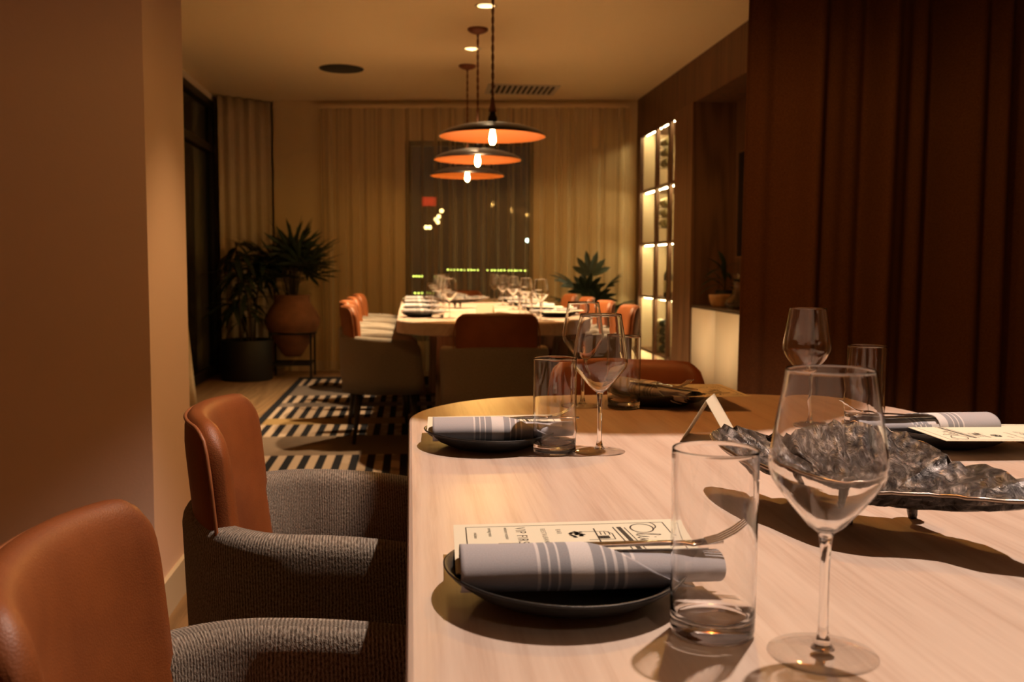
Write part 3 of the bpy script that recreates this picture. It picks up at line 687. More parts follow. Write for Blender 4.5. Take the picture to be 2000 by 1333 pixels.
# ------------------------------------------------------------------ outside lights and stand-ins for reflections, seen through the window
def lights(name, pts, r, mat, label, cat='light'):
    o = empty(name, pts[0]); tag(o, label, cat); me = lathe_mesh([(0, -r), (r*.7, -r*.7), (r, 0), (r*.7, r*.7), (0, r)], 8)
    p0 = Vector(pts[0]); link('wire', tube_mesh([Vector(p)-p0+Vector((0, 0, r)) for p in (pts[0], pts[-1])] if len(pts) > 1 else [(0, 0, -.02), (0, 0, r)], .006, 5), 'black_metal', o)
    for q in ([pts[0], pts[-1]] if len(pts) > 1 else pts): box('post', (-.012, .012, -.012, .012, -q[2], -.0), 'black_metal', o, loc=Vector((q[0]-p0.x, q[1]-p0.y+.025, q[2]-p0.z)))
    for p in pts: link('bulb', me, mat, o, loc=Vector(p)-p0)
rr = random.Random(5)
lights('string_light', [(.53+1.15*i/24, 14+rr.uniform(-.1, .1), .985-.0004*i) for i in range(25) if i not in (10, 11)], .012, 'lights_green', 'long row of yellow-green lights outside, seen through the curtain')
lights('string_light', [(-.04+.2*i/5, 14, .89) for i in range(6)], .013, 'lights_green', 'short upper row of yellow-green lights outside at the left of the window')
lights('string_light', [(-.04+.2*i/4, 14, .65) for i in range(5)], .013, 'lights_green', 'short lower row of yellow-green lights outside, just above the plates')
lights('pendant_reflections', [(.44, 14, 1.82), (.40, 14, 1.74), (.36, 14, 1.70), (.385, 14, 1.66), (.22, 14, 1.585), (.27, 14, 1.585)], .030, 'lights_warm', 'warm glowing balls outside in place of pendant reflections, below the red glow')  # glowing balls added outside stand in for pendant reflections in the pane
lights('outdoor_lamp', [(1.672, 14, 1.41)], .030, 'lights_white', 'single cool white lamp outside, right in the window')
struct(box('ground_outside', (-6, 8, 10.62, 18, -.1, 0), 'soil'))
rs = boxes('red_sign_reflection', [(-.10, .10, -.03, .03, -.06, .06)], 'lights_red'); rs.location = (.265, 14, 1.95); box('post', (-.015, .015, .031, .06, -1.95, .05), 'black_metal', rs); tag(rs, 'small red glow outside in place of an exit sign reflection, upper left', 'sign')  # glowing box added outside stands in for an exit sign's reflection

# ------------------------------------------------------------------ tables
def outline_h(x, a, b, r):
    """half length of the table at x: rounded corners and slightly bowed ends"""
    bow = .05*(1-(x/a)**2)
    e = max(0, abs(x)-(a-r)); return (b-.05) + bow - r + math.sqrt(max(0, r*r-e*e))
def board_mesh(x0, x1, a, b, r, th=.07):
    n = 14; xs = [x0+(x1-x0)*i/n for i in range(n+1)]
    if abs(x0+a) < 1e-6: xs = [x0+(x1-x0)*(i/n)**2 for i in range(n+1)]
    if abs(x1-a) < 1e-6: xs = [x1-(x1-x0)*((n-i)/n)**2 for i in range(n+1)]
    lev = [(-th, .004), (-th+.004, 0), (-.006, 0), (-.002, .0018), (0, .006)]
    rings = []; vs = []
    for z, ins in lev:
        ring = []
        for s in (-1, 1):
            for x in (xs if s < 0 else xs[::-1]):
                X = x*(a-ins)/a; Y = s*(outline_h(x, a, b, r)-ins); ring.append(len(vs)); vs.append((X, Y, z))
        rings.append(ring)
    fs = []
    m = len(rings[0])
    for A, B in zip(rings, rings[1:]):
        for k in range(m): fs.append([A[k], A[(k+1) % m], B[(k+1) % m], B[k]])
    for ring, flip in ((rings[0], True), (rings[-1], False)):
        for i in range(n):
            q = [ring[i], ring[i+1], ring[2*n+1-i-1], ring[2*n+1-i]]; fs.append(q[::-1] if flip else q)
    me = mesh(vs, fs); bm = bmesh.new(); bm.from_mesh(me); bpy.data.meshes.remove(me); bmesh.ops.remove_doubles(bm, verts=bm.verts, dist=1e-6); return bm_mesh(bm)
TA, TB, TR, TZ = .54, 1.88, .30, .75
def make_table(loc, label):
    o = empty('dining_table', loc); tag(o, label, 'table', 'long dining tables')
    n = 7
    for i in range(n):
        x0 = -TA+2*TA*i/n; x1 = -TA+2*TA*(i+1)/n
        link('board', board_mesh(x0, x1, TA, TB, TR), 'ash', o, loc=(0, 0, TZ))
    for yc in (-1.05, 1.05):
        # curved drum pedestals
        def ped(u, v): 
            a = 2*PI*u; return (.30*math.cos(a)*(1+.06*(1-v)), yc+.24*math.sin(a)*(1+.06*(1-v)), .012+(TZ-.07-.012)*v)
        link('pedestal', sheet_mesh(ped, 40, 4), 'ash_base', o, smooth=True)
    return o
NEAR_T = (.535, 2.29-1.88); FAR_T = (.46, 5.14+1.88)
t1 = make_table((*NEAR_T, 0), 'limed ash dining table with rounded corners, nearest to the viewer')
t2 = dup(t1, (*FAR_T, 0), 0, 'limed ash dining table under the three pendants in the far room')

# ------------------------------------------------------------------ chairs (face +x, origin on the floor under the seat)
def uvmesh(vs, fs, uvs):
    me = mesh(vs, fs); l = me.uv_layers.new(name='UVMap')
    for lp in me.loops: l.data[lp.index].uv = uvs[lp.vertex_index]
    return me
def shell_path(t):
    """plan centre line of the tub wall, t 0..1 from the right arm round the back to the left; returns point, outward normal"""
    ax, ay, xs, xt = .19, .255, -.02, .235
    Ls = xt-xs; La = PI*math.sqrt((ax*ax+ay*ay)/2); T = 2*Ls+La; s = t*T
    if s < Ls: return Vector((xt-s, -ay, 0)), Vector((0, -1, 0)), s
    if s > T-Ls: return Vector((xs+(s-(T-Ls)), ay, 0)), Vector((0, 1, 0)), s
    th = -PI/2-(s-Ls)/La*PI
    p = Vector((xs+ax*math.cos(th), ay*math.sin(th), 0)); n = Vector((math.cos(th)/ax, math.sin(th)/ay, 0)).normalized(); return p, n, s
def make_shell():
    N = 72; half = .030; vs, fs, uv = [], [], []
    prof_n = 0
    ts = []
    for i in range(N+1): ts.append(i/N)
    ts = sorted(set(ts + [.004, .010, .018, .982, .990, .996]))
    for t in ts:
        p, n, s = shell_path(t); end = min(t, 1-t); T = shell_path(1)[2]; d = end*T
        k = math.sqrt(max(.0, 1-(1-min(1, d/.055))**2)); k = max(k, .06)
        back = max(0, min(1, (p.x+.21)/.42)); fwd = max(0, min(1, (p.x+.0)/.235))
        ztop = .635 - .020*back - .022*fwd*fwd - .040*(1-k)
        zb = .295
        ring = []
        prof = [(1, 0), (1, .3), (1, .6), (1, .82), (1, .915), (.92, .95), (.74, .975), (.45, .993), (0, 1), (-.45, .993), (-.74, .975), (-.92, .95), (-1, .915), (-1, .7), (-1, .45)]
        for w_, zz in prof:
            z = zb+(ztop-zb)*zz
            taper = 1 - .055*(1-zz)                      # narrower towards the floor
            q = Vector((p.x*taper, p.y*taper, 0)) + n*half*w_*(k if abs(w_) > 0 else 1)
            lean = .040*(1-zz)*fwd if fwd > .2 else 0   # the arm front runs forward as it comes down
            ring.append(len(vs)); vs.append((q.x+lean, q.y, z)); uv.append((s+.3*t, z + (0.08 if w_ < 0 else 0)*(1)))
        prof_n = len(ring)
    m = len(ts)
    for i in range(m-1):
        for j in range(prof_n-1):
            a = i*prof_n+j; fs.append([a, a+1, a+prof_n+1, a+prof_n])
        fs.append([i*prof_n+prof_n-1, i*prof_n, (i+1)*prof_n, (i+1)*prof_n+prof_n-1])
    fs.append(list(range(prof_n))[::-1]); fs.append([(m-1)*prof_n+j for j in range(prof_n)])
    me = uvmesh(vs, fs, uv); bm = bmesh.new(); bm.from_mesh(me); bmesh.ops.recalc_face_normals(bm, faces=bm.faces); bm.to_mesh(me); bm.free(); return me
BW = .207                                                # half width of the leather back
def back_pt(u, v, side):
    """u -1..1 across, v 0..1 up; side +.5 rear face, -.5 front face; curved in plan, rounded corners"""
    a = u*.98; y = BW*math.sin(a)/math.sin(.98)
    zt = .805 - .052*max(0, (abs(u)-.72)/.28)**2.3 - .006*u*u
    z = .43+(zt-.43)*v
    x = -.030-.145*math.cos(a*1.02) - .035*(z-.43)/.37
    th = .052*(1-.25*max(0, (v-.85)/.15))
    nrm = Vector((-math.cos(a*.72), math.sin(a*.72), 0)); p = Vector((x, y, z)) + nrm*th*side
    return p
def make_back():
    nu, nv = 28, 14; vs, fs = [], []
    def ring(v, pinch):                                  # closed loop round the pad at one height
        r = []
        for i in range(nu+1): 
            u = -1+2*i/nu; e = math.sqrt(max(0, 1-(max(0, abs(u)-.86)/.14)**2)); r.append(back_pt(u, v, .5*max(.12, e)*pinch))
        for i in range(nu, -1, -1):
            u = -1+2*i/nu; e = math.sqrt(max(0, 1-(max(0, abs(u)-.86)/.14)**2)); r.append(back_pt(u, v, -.5*max(.12, e)*pinch))
        return r
    lv = [(i/nv*.93, 1) for i in range(nv+1)] + [(.955, .93), (.975, .80), (.99, .58), (.998, .34), (1.0, .08)]
    m = 2*(nu+1)
    for v, pc in lv: vs += ring(v, pc)
    for j in range(len(lv)-1):
        for k in range(m): fs.append([j*m+k, j*m+(k+1) % m, (j+1)*m+(k+1) % m, (j+1)*m+k])
    J = len(lv)-1
    for i in range(nu): fs.append([J*m+i, J*m+i+1, J*m+m-2-i, J*m+m-1-i]); fs.append([i+1, i, m-1-i, m-2-i])
    me = mesh(vs, fs); bm = bmesh.new(); bm.from_mesh(me); bpy.data.meshes.remove(me); return bm_mesh(bm)
def make_piping():
    pts = []
    for i in range(15): pts.append(back_pt(-.985, .30+.55*i/14, .47))
    for i in range(1, 5): pts.append(back_pt(-.985+.012*i, .85+.022*i, .46))
    for i in range(0, 41): pts.append(back_pt(-.90+1.80*i/40, .972, .46))
    for i in range(4, 0, -1): pts.append(back_pt(.985-.012*i, .85+.022*i, .46))
    for i in range(14, -1, -1): pts.append(back_pt(.985, .30+.55*i/14, .47))
    return tube_mesh(pts, .0035, 6)
def make_seat():
    bm = bmesh.new(); add_box(bm, -.155, .245, -.215, .215, .395, .475, bev=.028, seg=4); return bm_mesh(bm)
def make_under():
    def f(u, v):
        a = 2*PI*u; e = 3.2; c, s = math.cos(a), math.sin(a); q = (abs(c)**e+abs(s)**e)**(-1/e)
        return (.035+.20*c*q*(1-.04*(1-v)), .238*s*q*(1-.04*(1-v)), .288+.11*v)
    me = sheet_mesh(f, 40, 2); bm = bmesh.new(); bm.from_mesh(me); bpy.data.meshes.remove(me); bmesh.ops.remove_doubles(bm, verts=bm.verts, dist=1e-5); bmesh.ops.holes_fill(bm, edges=bm.edges); return bm_mesh(bm)
CH = empty('dining_chair'); tag(CH, 'x', 'chair')
link('shell', make_shell(), 'boucle', CH, smooth=True); bk = link('backrest', make_back(), 'leather', CH, smooth=True)
link('piping', make_piping(), 'piping', bk, smooth=True); link('seat', make_seat(), 'leather_dark', CH, smooth=True); link('seat_frame', make_under(), 'leather_dark', CH)
for sx, sy in ((-.12, -.18), (-.12, .18), (.19, -.19), (.19, .19)):
    o_ = 1.12
    tube('leg', [(sx, sy, .30), (sx*o_+ (.01 if sx > 0 else -.02), sy*o_, 0)], [.020, .0115], 'dark_leg', CH, 12)
first_chair = True
def chair(x, y, rz, label):
    global first_chair
    o = CH if first_chair else dup(CH); first_chair = False
    o.location = (x, y, 0.0115 if y > 4 else 0); o.rotation_euler = (0, 0, rz); tag(o, label, 'chair', 'tub dining chairs'); return o
chair(-.150, .93, .02, 'tan leather and tweed tub chair nearest the viewer, cut by the bottom left corner')
chair(-.172, 1.815, .02, 'tan leather and tweed tub chair second along the near table, beside the wing wall')
chair(.572, 2.385, -PI/2, 'tub chair at the far end of the near table, mostly hidden by the table')
chair(.435, 5.08, PI/2, 'tub chair with its back to us at the near end of the far table')
chair(.46, 9.02, -PI/2, 'tub chair at the window end of the far table')
FY = [5.90, 6.63, 7.36, 8.12]
od = ['first', 'second', 'third', 'fourth']
for i, y in enumerate(FY):
    z_ = 9.0 if i else 0
    chair(-.245+(.06 if i == 0 else .0), y, .03*(-1)**i, f'{od[i]} tub chair from the front along the plant side of the far table')
    chair(1.165, y, PI-.03*(-1)**i, f'{od[i]} tub chair from the front along the cabinet side of the far table')

# ------------------------------------------------------------------ tableware prototypes (guest faces +x; origin = plate centre on the table)
def make_plate():
    return lathe_mesh([(0, 0), (.064, 0), (.068, .002), (.090, .010), (.108, .0215), (.1135, .0270), (.1148, .0292), (.1128, .0298), (.106, .0245), (.088, .0132), (.066, .0062), (0, .0052)], 72)
plate_me = make_plate()
def wobble(me, s):
    for v in me.vertices:
        a = math.atan2(v.co.y, v.co.x); r = math.hypot(v.co.x, v.co.y); k = (r/.115)**2
        v.co.z += .0022*k*math.sin(2*a+s) * (1 if r > .07 else 0); f = 1+.012*math.sin(3*a+s)*k; v.co.x *= f; v.co.y *= f
wobble(plate_me, .7)
def roll_mesh(x0, x1, ry, rz, zc, slant=0.0, taper=0.0, open_a=0.0, nx=40, na=40, th=0, yc=0):
    """a flattened cloth roll along x; slant cuts the end aslant so the layer reads as a folded flap"""
    vs, fs, uv = [], [], []
    a0, a1 = -PI/2-2.6+open_a, -PI/2+2.6+ .55
    for j in range(na+1):
        a = -PI*.62 + (PI*1.62)*j/na if slant else 2*PI*j/na
        xe = x1 - slant*(1-(j/na))**1.0 if slant else x1
        for i in range(nx+1):
            x = x0+(xe-x0)*i/nx; t = (x-x0)/max(1e-6, (x1-x0)); f = 1-taper*t
            wr = 1+.012*math.sin(a*3+x*60)+.008*math.sin(x*140+a)
            vs.append((x, yc+ry*f*math.cos(a)*wr, zc+rz*f*math.sin(a)*wr)); uv.append((x+.118, a*.03))
    for j in range(na):
        for i in range(nx): q = j*(nx+1)+i; fs.append([q, q+1, q+nx+2, q+nx+1])
    return uvmesh(vs, fs, uv)
def napkin_roll():
    """inner roll with spiral ends"""
    vs, fs, uv = [], [], []; nx, na = 30, 96; x0, x1 = -.112, .125
    for j in range(na+1):
        t = j/na; a = 2*PI*3.0*t+.4; r = .30+.70*t
        for i in range(nx+1):
            x = x0+(x1-x0)*i/nx; f = 1+.10*math.sin(PI*i/nx)*0+.05*(i/nx); 
            vs.append((x+.003*math.sin(a), .033*f*r*math.cos(a), .0185+.0172*r*math.sin(a)*(1-.12*(i/nx)))); uv.append((x+.118, t*.4))
    for j in range(na):
        for i in range(nx): q = j*(nx+1)+i; fs.append([q, q+1, q+nx+2, q+nx+1])
    return uvmesh(vs, fs, uv)
def napkin_flap():
    """outer layer wrapped over the roll, ending in a diagonal edge"""
    vs, fs, uv = [], [], []; nx, na = 40, 44; x0 = -.116
    for j in range(na+1):
        t = j/na; a = -PI*.60 - 0 + (PI*1.72)*t          # from under the front (-y) side... over the top to the back
        a = -PI*1.05 + t*PI*1.75 - PI*.0
        # angle measured so that -PI is the near (-y) side, -3PI/2.. wraps below; top is PI/2
        ang = PI*1.42 - t*PI*1.50                          # 1.42PI (under, near) -> -0.08PI (back)
        xe = .098 - .100*max(0, min(1, (PI*1.30-ang)/(PI*.92)))
        for i in range(nx+1):
            x = x0+(xe-x0)*i/nx; wr = 1+.010*math.sin(ang*2+x*50)
            vs.append((x, .0365*math.cos(ang)*wr, .0195+.0198*math.sin(ang)*wr)); uv.append((x+.126, t*.11))
    for j in range(na):
        for i in range(nx): q = j*(nx+1)+i; fs.append([q, q+1, q+nx+2, q+nx+1])
    me = uvmesh(vs, fs, uv); bm = bmesh.new(); bm.from_mesh(me); bmesh.ops.recalc_face_normals(bm, faces=bm.faces); bmesh.ops.solidify(bm, geom=bm.faces[:], thickness=.0012); bm.to_mesh(me); bm.free(); return me
NR, NF = napkin_roll(), napkin_flap()
def ribbon_mesh(sections, th):
    """sections: (x, half width, z); flat strip cutlery body"""
    vs, fs = [], []
    for x, hw, z in sections:
        for sy, sz in ((-1, 0), (-.5, 1), (.5, 1), (1, 0), (.5, -1), (-.5, -1)): vs.append((x, hw*sy, z+th*sz))
    n = 6
    for i in range(len(sections)-1):
        for k in range(n): fs.append([i*n+k, i*n+(k+1) % n, (i+1)*n+(k+1) % n, (i+1)*n+k])
    fs.append(list(range(n))[::-1]); fs.append([(len(sections)-1)*n+k for k in range(n)])
    return mesh(vs, fs)
def fork_tines():
    bm = bmesh.new()
    for y in (-.0085, -.0028, .0028, .0085):
        me = ribbon_mesh([(.052, .0019, .0045), (.066, .0018, .008), (.080, .0016, .0145), (.094, .0011, .0235)], .0009)
        for v in me.vertices: v.co.y += y
        bm.from_mesh(me); bpy.data.meshes.remove(me)
    return bm_mesh(bm)
FORK_H = ribbon_mesh([(-.10, .008, 0), (-.07, .0065, 0), (-.02, .0035, .001), (.01, .0032, .003), (.026, .006, .0035), (.038, .0105, .0025), (.052, .0108, .0045)], .0013)
FORK_T = fork_tines()
KN = ribbon_mesh([(-.11, .0085, 0), (-.06, .0075, 0), (-.01, .0065, 0), (0, .0075, 0), (.02, .0095, 0), (.07, .0095, 0), (.095, .006, 0), (.105, .0015, 0)], .0014)

def wine_parts(o):
    bowl = [(0, .0983), (.006, .0995), (.014, .1055), (.026, .1195), (.0375, .1340), (.0430, .1425), (.0452, .1500), (.0455, .1570), (.0440, .1690), (.0410, .1880), (.0375, .2090), (.0348, .2250), (.0342, .2285), (.0340, .2297), (.0337, .2300), (.0334, .2297), (.0334, .2285), (.0340, .2250), (.0367, .2088), (.0401, .1878), (.0430, .1688), (.0445, .1570), (.0442, .1502), (.0420, .1432), (.0365, .1350), (.0250, .1208), (.013, .1070), (.005, .1020), (0, .1012)]
    lathe('bowl', bowl, 'rim_glass', o, 56)
    lathe('stem', [(.0, .1008), (.0065, .1000), (.0052, .0955), (.0043, .088), (.0038, .070), (.0036, .040), (.0040, .020), (.0060, .010), (.0095, .0055), (.0, .0052)], 'glass', o, 24)
    lathe('foot', [(0, .0008), (.030, .0003), (.0425, .0004), (.0432, .0012), (.0425, .0021), (.030, .0032), (.015, .0050), (.006, .0066), (0, .0066)], 'foot_glass', o, 56)
    return o
def tumbler_mesh():
    return lathe_mesh([(0, .0006), (.0300, .0004), (.0345, .0020), (.0352, .0060), (.0353, .0080), (.0354, .0200), (.0355, .0400), (.0357, .090), (.0359, .145), (.0359, .1545), (.0359, .1572), (.0357, .1581), (.0353, .1585), (.0349, .1581), (.0347, .1572), (.0347, .1545), (.0347, .145), (.0345, .090), (.0343, .0400), (.0342, .0280), (.0339, .0225), (.0325, .0180), (.0285, .0158), (.018, .0150), (0, .0148)], 56)
TUMB_ME = tumbler_mesh()
def menu_parts(o, text=True):
    # card local: centred, text up direction = +x, reading direction = -y; face up
    box('card', (-.119, .119, -.083, .083, -.0004, .0004), 'paper', o)
    if not text: return o
    zf = .0005
    def strip(bm, a, b, w_):
        a, b = Vector(a), Vector(b); d = (b-a); 
        if d.length < 1e-6: return
        n = Vector((-d.y, d.x)).normalized()*w_/2
        bm.faces.new([bm.verts.new((*(p), zf)) for p in (a-n, b-n, b+n, a+n)])
    bm = bmesh.new(); x, y = .106, .071
    for a, b in (((-x, -y), (x, -y)), ((x, -y), (x, y)), ((x, y), (-x, y)), ((-x, y), (-x, -y))): strip(bm, a, b, .0012)
    link('printed_border', bm_mesh(bm), 'ink', o)
    # handwritten style heading: letters drawn in (r, h): r reading, h up
    def pl(bm, pts, w_, ox, oy, sc):
        q = [(ox+h*sc, oy-r*sc) for r, h in pts]
        for a, b in zip(q, q[1:]): strip(bm, a, b, w_)
    def arc(cx, cy, rx, ry, a0, a1, n=20): return [(cx+rx*math.cos(a0+(a1-a0)*i/n), cy+ry*math.sin(a0+(a1-a0)*i/n)) for i in range(n+1)]
    bm = bmesh.new(); ox, oy, sc = .068, .067, .023
    pl(bm, arc(.75, .5, .72, .52, 2.2, 2.2+2*PI, 28), .0018, ox, oy, sc); pl(bm, arc(.35, .95, .55, .25, .2, 2.8, 12), .0014, ox, oy, sc)
    pl(bm, [(1.55, .1), (1.8, .7), (1.95, 1.05), (1.82, 1.15), (1.72, .8), (1.72, .15), (1.85, .02), (2.0, .2)], .0016, ox, oy, sc)
    pl(bm, [(2.0, .2), (2.15, .55), (2.15, .15), (2.28, .02), (2.45, .3)], .0016, ox, oy, sc); pl(bm, [(2.2, .78), (2.24, .86)], .0018, ox, oy, sc)
    pl(bm, [(2.45, .45), (2.58, .05), (2.8, .55), (2.95, .5)], .0016, ox, oy, sc); pl(bm, [(3.0, .2), (3.12, .55), (3.12, .15), (3.25, .02), (3.4, .25)], .0016, ox, oy, sc); pl(bm, [(3.17, .78), (3.21, .86)], .0018, ox, oy, sc)
    link('printed_heading', bm_mesh(bm), 'ink', o)
    # small line drawing: trees, house front, road
    bm = bmesh.new(); ox, oy, sc = .012, .060, .03
    for k in range(26):
        rr_ = random.Random(k); a = rr_.uniform(0, 6.28); r0 = rr_.uniform(0, .32); c = (.75+1.2*r0*math.cos(a), .1+.8*r0*math.sin(a)); pl(bm, [c, (c[0]+.13, c[1]+.05)], .0034, ox-.008, oy-.002, sc)
    pl(bm, [(.6, -.2), (.6, .9), (.9, 1.1), (1.6, 1.1), (1.6, .2)], .0012, ox, oy, sc); pl(bm, [(.2, .55), (1.9, .55)], .0016, ox, oy, sc)
    for h in (.7, .85, 1.0): pl(bm, [(.65, h), (1.05, h)], .0012, ox, oy, sc)
    for k in range(4): pl(bm, [(1.15, .62+.09*k), (1.5, .62+.09*k)], .0035, ox, oy, sc)
    pl(bm, [(.1, 1.45), (3.6, 1.75)], .0050, ox, oy, sc); pl(bm, [(.2, 1.65), (3.6, 1.95)], .0012, ox, oy, sc); pl(bm, [(.1, 1.25), (3.6, 1.5)], .0014, ox, oy, sc)
    link('printed_drawing', bm_mesh(bm), 'ink', o)
    def words(s, size, x, y, extra=1.0):
        cu = bpy.data.curves.new('t', 'FONT'); cu.body = s; cu.size = size; cu.space_character = extra
        ob = bpy.data.objects.new('t', cu); COL.objects.link(ob); bpy.context.view_layer.update()
        me = bpy.data.meshes.new_from_object(ob.evaluated_get(bpy.context.evaluated_depsgraph_get()))
        bpy.data.objects.remove(ob); t_ = link('printed_text', me, None, o); me.materials.clear(); me.materials.append(M['ink'])
        t_.rotation_euler = (0, 0, -PI/2); t_.location = (x, y, zf)
    words('VIP FIRST', .0155, -.054, .066, 1.15)
    words('BAR', .0075, -.012, .054, 1.4); words('RESTAURANT', .0075, -.028, .058, 1.3)
    words('welcome reception', .0056, -.066, .066); words('evening menu', .0058, -.083, .066)
    words('small plates', .0048, -.098, .05); words('wine list', .0048, -.104, .05) if False else None
    return o

def dish_parts(o, ox, oy):
    """free-form cast bronze leaf platter: outline points are metres on the table, heights above it"""
    OUT = [(.424, 1.318, .078), (.437, 1.318, .086), (.457, 1.300, .086), (.481, 1.275, .080), (.492, 1.240, .088), (.523, 1.228, .098), (.542, 1.192, .108), (.567, 1.160, .113), (.595, 1.145, .108), (.612, 1.108, .101), (.618, 1.066, .093), (.628, 1.050, .083), (.642, 1.018, .088), (.640, .962, .088), (.652, .918, .082), (.648, .895, .077),
           (.612, .920, .073), (.582, .938, .072), (.560, .972, .068), (.525, .988, .067), (.490, .998, .067), (.455, 1.036, .067), (.435, 1.110, .067), (.416, 1.175, .070), (.408, 1.240, .074), (.412, 1.295, .077)]
    n = len(OUT); K = 4; ring = []
    for i in range(n):                                   # densify with a smooth curve and a ragged edge
        p0, p1, p2, p3 = [Vector(OUT[(i+d) % n]) for d in (-1, 0, 1, 2)]
        for k in range(K):
            t = k/K; q = .5*((2*p1)+(-p0+p2)*t+(2*p0-5*p1+4*p2-p3)*t*t+(-p0+3*p1-3*p2+p3)*t**3)
            j = i*K+k; bk_ = 1 if i < 15 else .25; q.z += bk_*(.0018*math.sin(j*1.9)+.0012*math.sin(j*3.7+1)); q.x += bk_*.0012*math.sin(j*2.3); ring.append(q)
    c = Vector((.520, 1.085, .040)); c2 = Vector((.600, .985, .052)); m = len(ring); R = 16; vs = [c.copy()]; fs = []
    r_ = random.Random(3)
    for j in range(1, R+1):
        t = j/R
        for i, q in enumerate(ring):
            p = c.lerp(q, t); dep = c.z + (q.z-c.z)*(t**1.75)
            w_ = .0045*math.sin(i*.55+4*t)*t*(1-t)*3 + .0022*math.sin(i*1.27+9*t)*t + .0020*math.sin(i*.21+30*t)*t*(1-.5*t)
            p.z = dep + w_*(1 if t < .97 else .4); vs.append(p)
    for i in range(m): fs.append([0, 1+i, 1+(i+1) % m])
    for j in range(R-1):
        for i in range(m): fs.append([1+j*m+i, 1+(j+1)*m+i, 1+(j+1)*m+(i+1) % m, 1+j*m+(i+1) % m])
    for v in vs: v.x -= ox; v.y -= oy
    nvt = len(vs); vs += [Vector((v.x, v.y, v.z-.0045)) for v in vs]; fs += [[i+nvt for i in f[::-1]] for f in fs]
    e0 = 1+(R-1)*m
    for i in range(m): a_, b_ = e0+i, e0+(i+1) % m; fs.append([b_, a_, a_+nvt, b_+nvt])
    me = mesh(vs, fs); link('platter', me, 'dish', o, smooth=True)
    link('rim_edge', tube_mesh([(q.x-ox, q.y-oy, q.z-.002) for q in ring + ring[:1]], [.0010 if i < 56 else .0024 for i in range(m+1)], 6, False), 'lip', o, smooth=True)
    for (lx, ly, zt) in ((.612, 1.125, .062), (.500, 1.230, .060), (.520, 1.105, .045)):
        x, y = lx-ox, ly-oy; tube('foot', [(x-.004, y, zt), (x, y, zt*.55), (x+.003, y, .004), (x+.003, y, 0)], [.018, .0085, .0058, .0050], 'dish', o, 12)
    return o
def tent_parts(o):
    H, B, L, th = .076, .044, .100, .0008
    for s in (-1, 1):
        bm = bmesh.new(); d = Vector((s*B, 0, -H)).normalized(); n = Vector((-d.z*1, 0, d.x))*th
        pts = [Vector((0, 0, H)), Vector((s*B, 0, .0005))]
        for y0, y1 in ((-L/2, L/2),):
            q = [Vector((p.x, y, p.z))+k*n for p in pts for y in (y0, y1) for k in (0, 1)]
        vv = [bm.verts.new(v) for v in q]; bmesh.ops.convex_hull(bm, input=vv); link('leaf_panel', bm_mesh(bm), 'paper', o)
    return o

# ------------------------------------------------------------------ laying the tables
protos = {}
def proto(key, maker):
    """first call builds, later calls copy the whole tree"""
    if key in protos: return dup(protos[key])
    protos[key] = maker(); return protos[key]
def mk_plate(): return lathe('dinner_plate', [(0, 0)], 'plate') if False else link('dinner_plate', plate_me, 'plate', smooth=True)
def mk_napkin():
    o = empty('napkin'); link('napkin_roll', NR, 'napkin', o, smooth=True); link('napkin_flap', NF, 'napkin', o, smooth=True); return o
def mk_fork():
    o = empty('fork'); link('fork_handle', FORK_H, 'steel', o, smooth=True); link('fork_tines', FORK_T, 'steel', o); return o
def mk_knife(): return link('knife', KN, 'steel', smooth=True)
def place(o, base, rz, dx, dy, z, label, cat, group, rot=None):
    c, s = math.cos(rz), math.sin(rz); o.location = (base[0]+c*dx-s*dy, base[1]+s*dx+c*dy, z)
    r = rot or (0, 0, 0); o.rotation_mode = 'XYZ'
    m = Matrix.Rotation(rz, 3, 'Z') @ Matrix.Rotation(r[2], 3, 'Z') @ Matrix.Rotation(r[1], 3, 'Y') @ Matrix.Rotation(r[0], 3, 'X')
    o.rotation_euler = m.to_euler(); tag(o, label, cat, group); return o
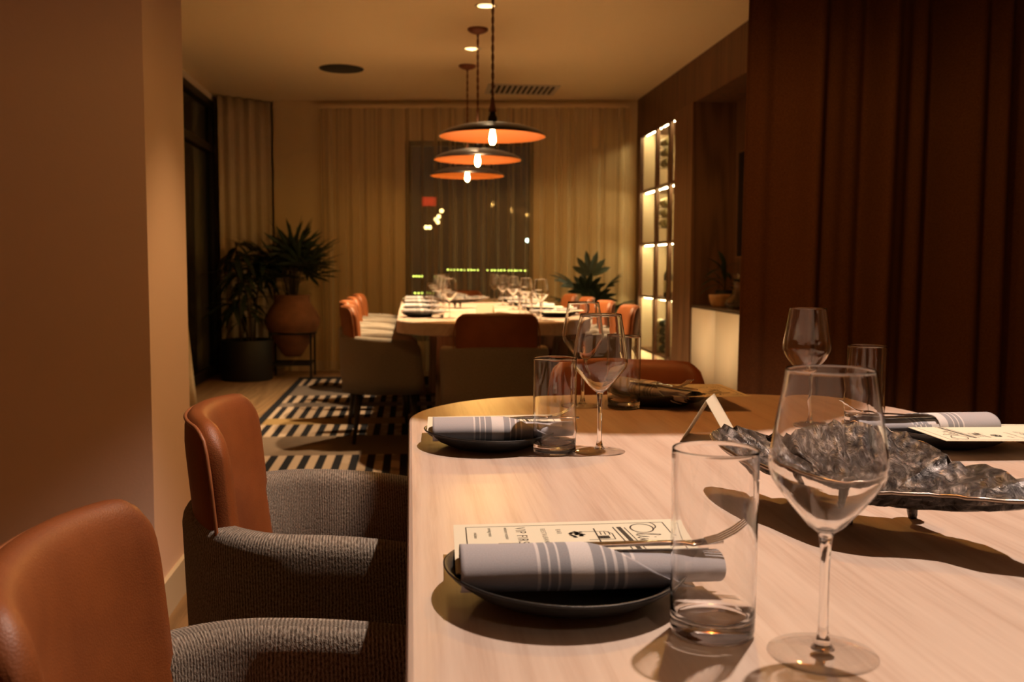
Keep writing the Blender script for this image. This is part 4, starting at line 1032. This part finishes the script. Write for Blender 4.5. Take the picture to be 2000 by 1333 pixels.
def setting(base, rz, where, far=False, tumb=(.112, -.11), wine=(.186, -.163), menu=True, nap_rot=.0, fork=True, fork_dx=.066, menu_off=(.0, .075), tumbler=True, nap_flip=False):
    side = 'far' if far else 'near'; g = ' on the far table' if far else ' on the near table'
    place(proto('plate', mk_plate), base, rz, 0, 0, TZ, f'small black stoneware plate {where}', 'plate', 'black plates'+g)
    zr = TZ+.0300
    if menu:
        key = 'menu_far' if far else 'menu'
        o = proto(key, lambda: menu_parts(empty('menu_card'), not far))
        place(o, base, rz, menu_off[0], menu_off[1], zr+.0012, f'cream menu card tucked under the napkin {where}', 'menu', 'menu cards'+g, (.0, -.012, -.03))
    nz = zr+.0022 - .004
    nb = nap_rot + (PI if nap_flip else 0)
    ny = -.016
    c, s = math.cos(nb), math.sin(nb)
    place(proto('napkin', mk_napkin), base, rz, .017, ny, TZ+.0122, f'rolled grey striped napkin {where}', 'napkin', 'rolled napkins'+g, (0, 0, nb))
    if fork:
        sg = -1 if nap_flip else 1
        place(proto('fork', mk_fork), base, rz, (.012+sg*fork_dx), ny+.001*sg, TZ+.0484, f'steel fork tucked in the napkin {where}', 'fork', 'forks'+g, (0, .0, nb-.06))
        place(proto('knife', mk_knife), base, rz, .012+sg*.036, ny+.013*sg, TZ+.0476, f'steel knife tucked in the napkin {where}', 'knife', 'knives'+g, (0, .0, nb))
    if tumbler: place(proto('tumbler', lambda: link('water_tumbler', TUMB_ME, 'rim_glass', smooth=True)), base, rz, *tumb, TZ, f'tall straight water tumbler {where}', 'glass', 'water tumblers'+g)
    place(proto('wine', lambda: wine_parts(empty('wine_glass'))), base, rz, *wine, TZ, f'stemmed wine glass {where}', 'glass', 'wine glasses'+g)
L1 = (.143, .890)
setting(L1, 0, 'at the nearest place, in the foreground', tumb=(.109, -.110), wine=(.183, -.163), nap_rot=-.02, menu_off=(.018, .055))
setting((.135, 1.650), 0, 'at the second place along the near table', tumb=(.100, -.075), wine=(.176, -.071), nap_rot=-.03, fork_dx=.040, menu_off=(.012, .045))
setting((.925, 1.605), PI, 'at the far right place by the brown curtain', tumb=(.055, -.175), wine=(.171, -.185), nap_rot=.03, menu_off=(-.045, .07))
setting((.555, 2.135), -PI/2, 'at the end of the near table, in shade', tumb=(.075, -.097), wine=(.035, -.180), nap_rot=.5, menu_off=(.02, .085), nap_flip=False)
dsh = dish_parts(empty('bronze_platter', (.53, 1.09, TZ)), .53, 1.09); tag(dsh, 'wavy dark cast bronze platter on feet, centre of the near table', 'platter')
dup(dsh, (.33, 6.95, TZ), .9, 'wavy dark bronze platter in the middle of the far table')
tn = tent_parts(empty('tent_card', (.530, 1.680, TZ), -.45)); tag(tn, 'folded white tent card standing beside the bronze platter', 'card')
dup(tn, (.44, 5.78, TZ), 1.25, 'folded cream tent card on the far table behind the end chair')
FP = [5.77, 6.52, 7.27, 8.02]
for i, y in enumerate(FP):
    setting((.055, y), 0, f'at the {od[i]} plant-side place of the far table', True, fork=False, menu=(i % 2 == 1), tumb=(.10, -.11), wine=(.165, -.15))
    setting((.865, y), PI, f'at the {od[i]} cabinet-side place of the far table', True, fork=False, menu=True, tumb=(.10, -.11), wine=(.165, -.15), menu_off=(-.03, .06))
setting((.46, 5.30), PI/2, 'at the near end place of the far table', True, fork=False, menu=False, nap_rot=.4, tumb=(.13, -.18), wine=(.16, -.27))
setting((.46, 8.72), -PI/2, 'at the window end place of the far table', True, fork=False, menu=False)
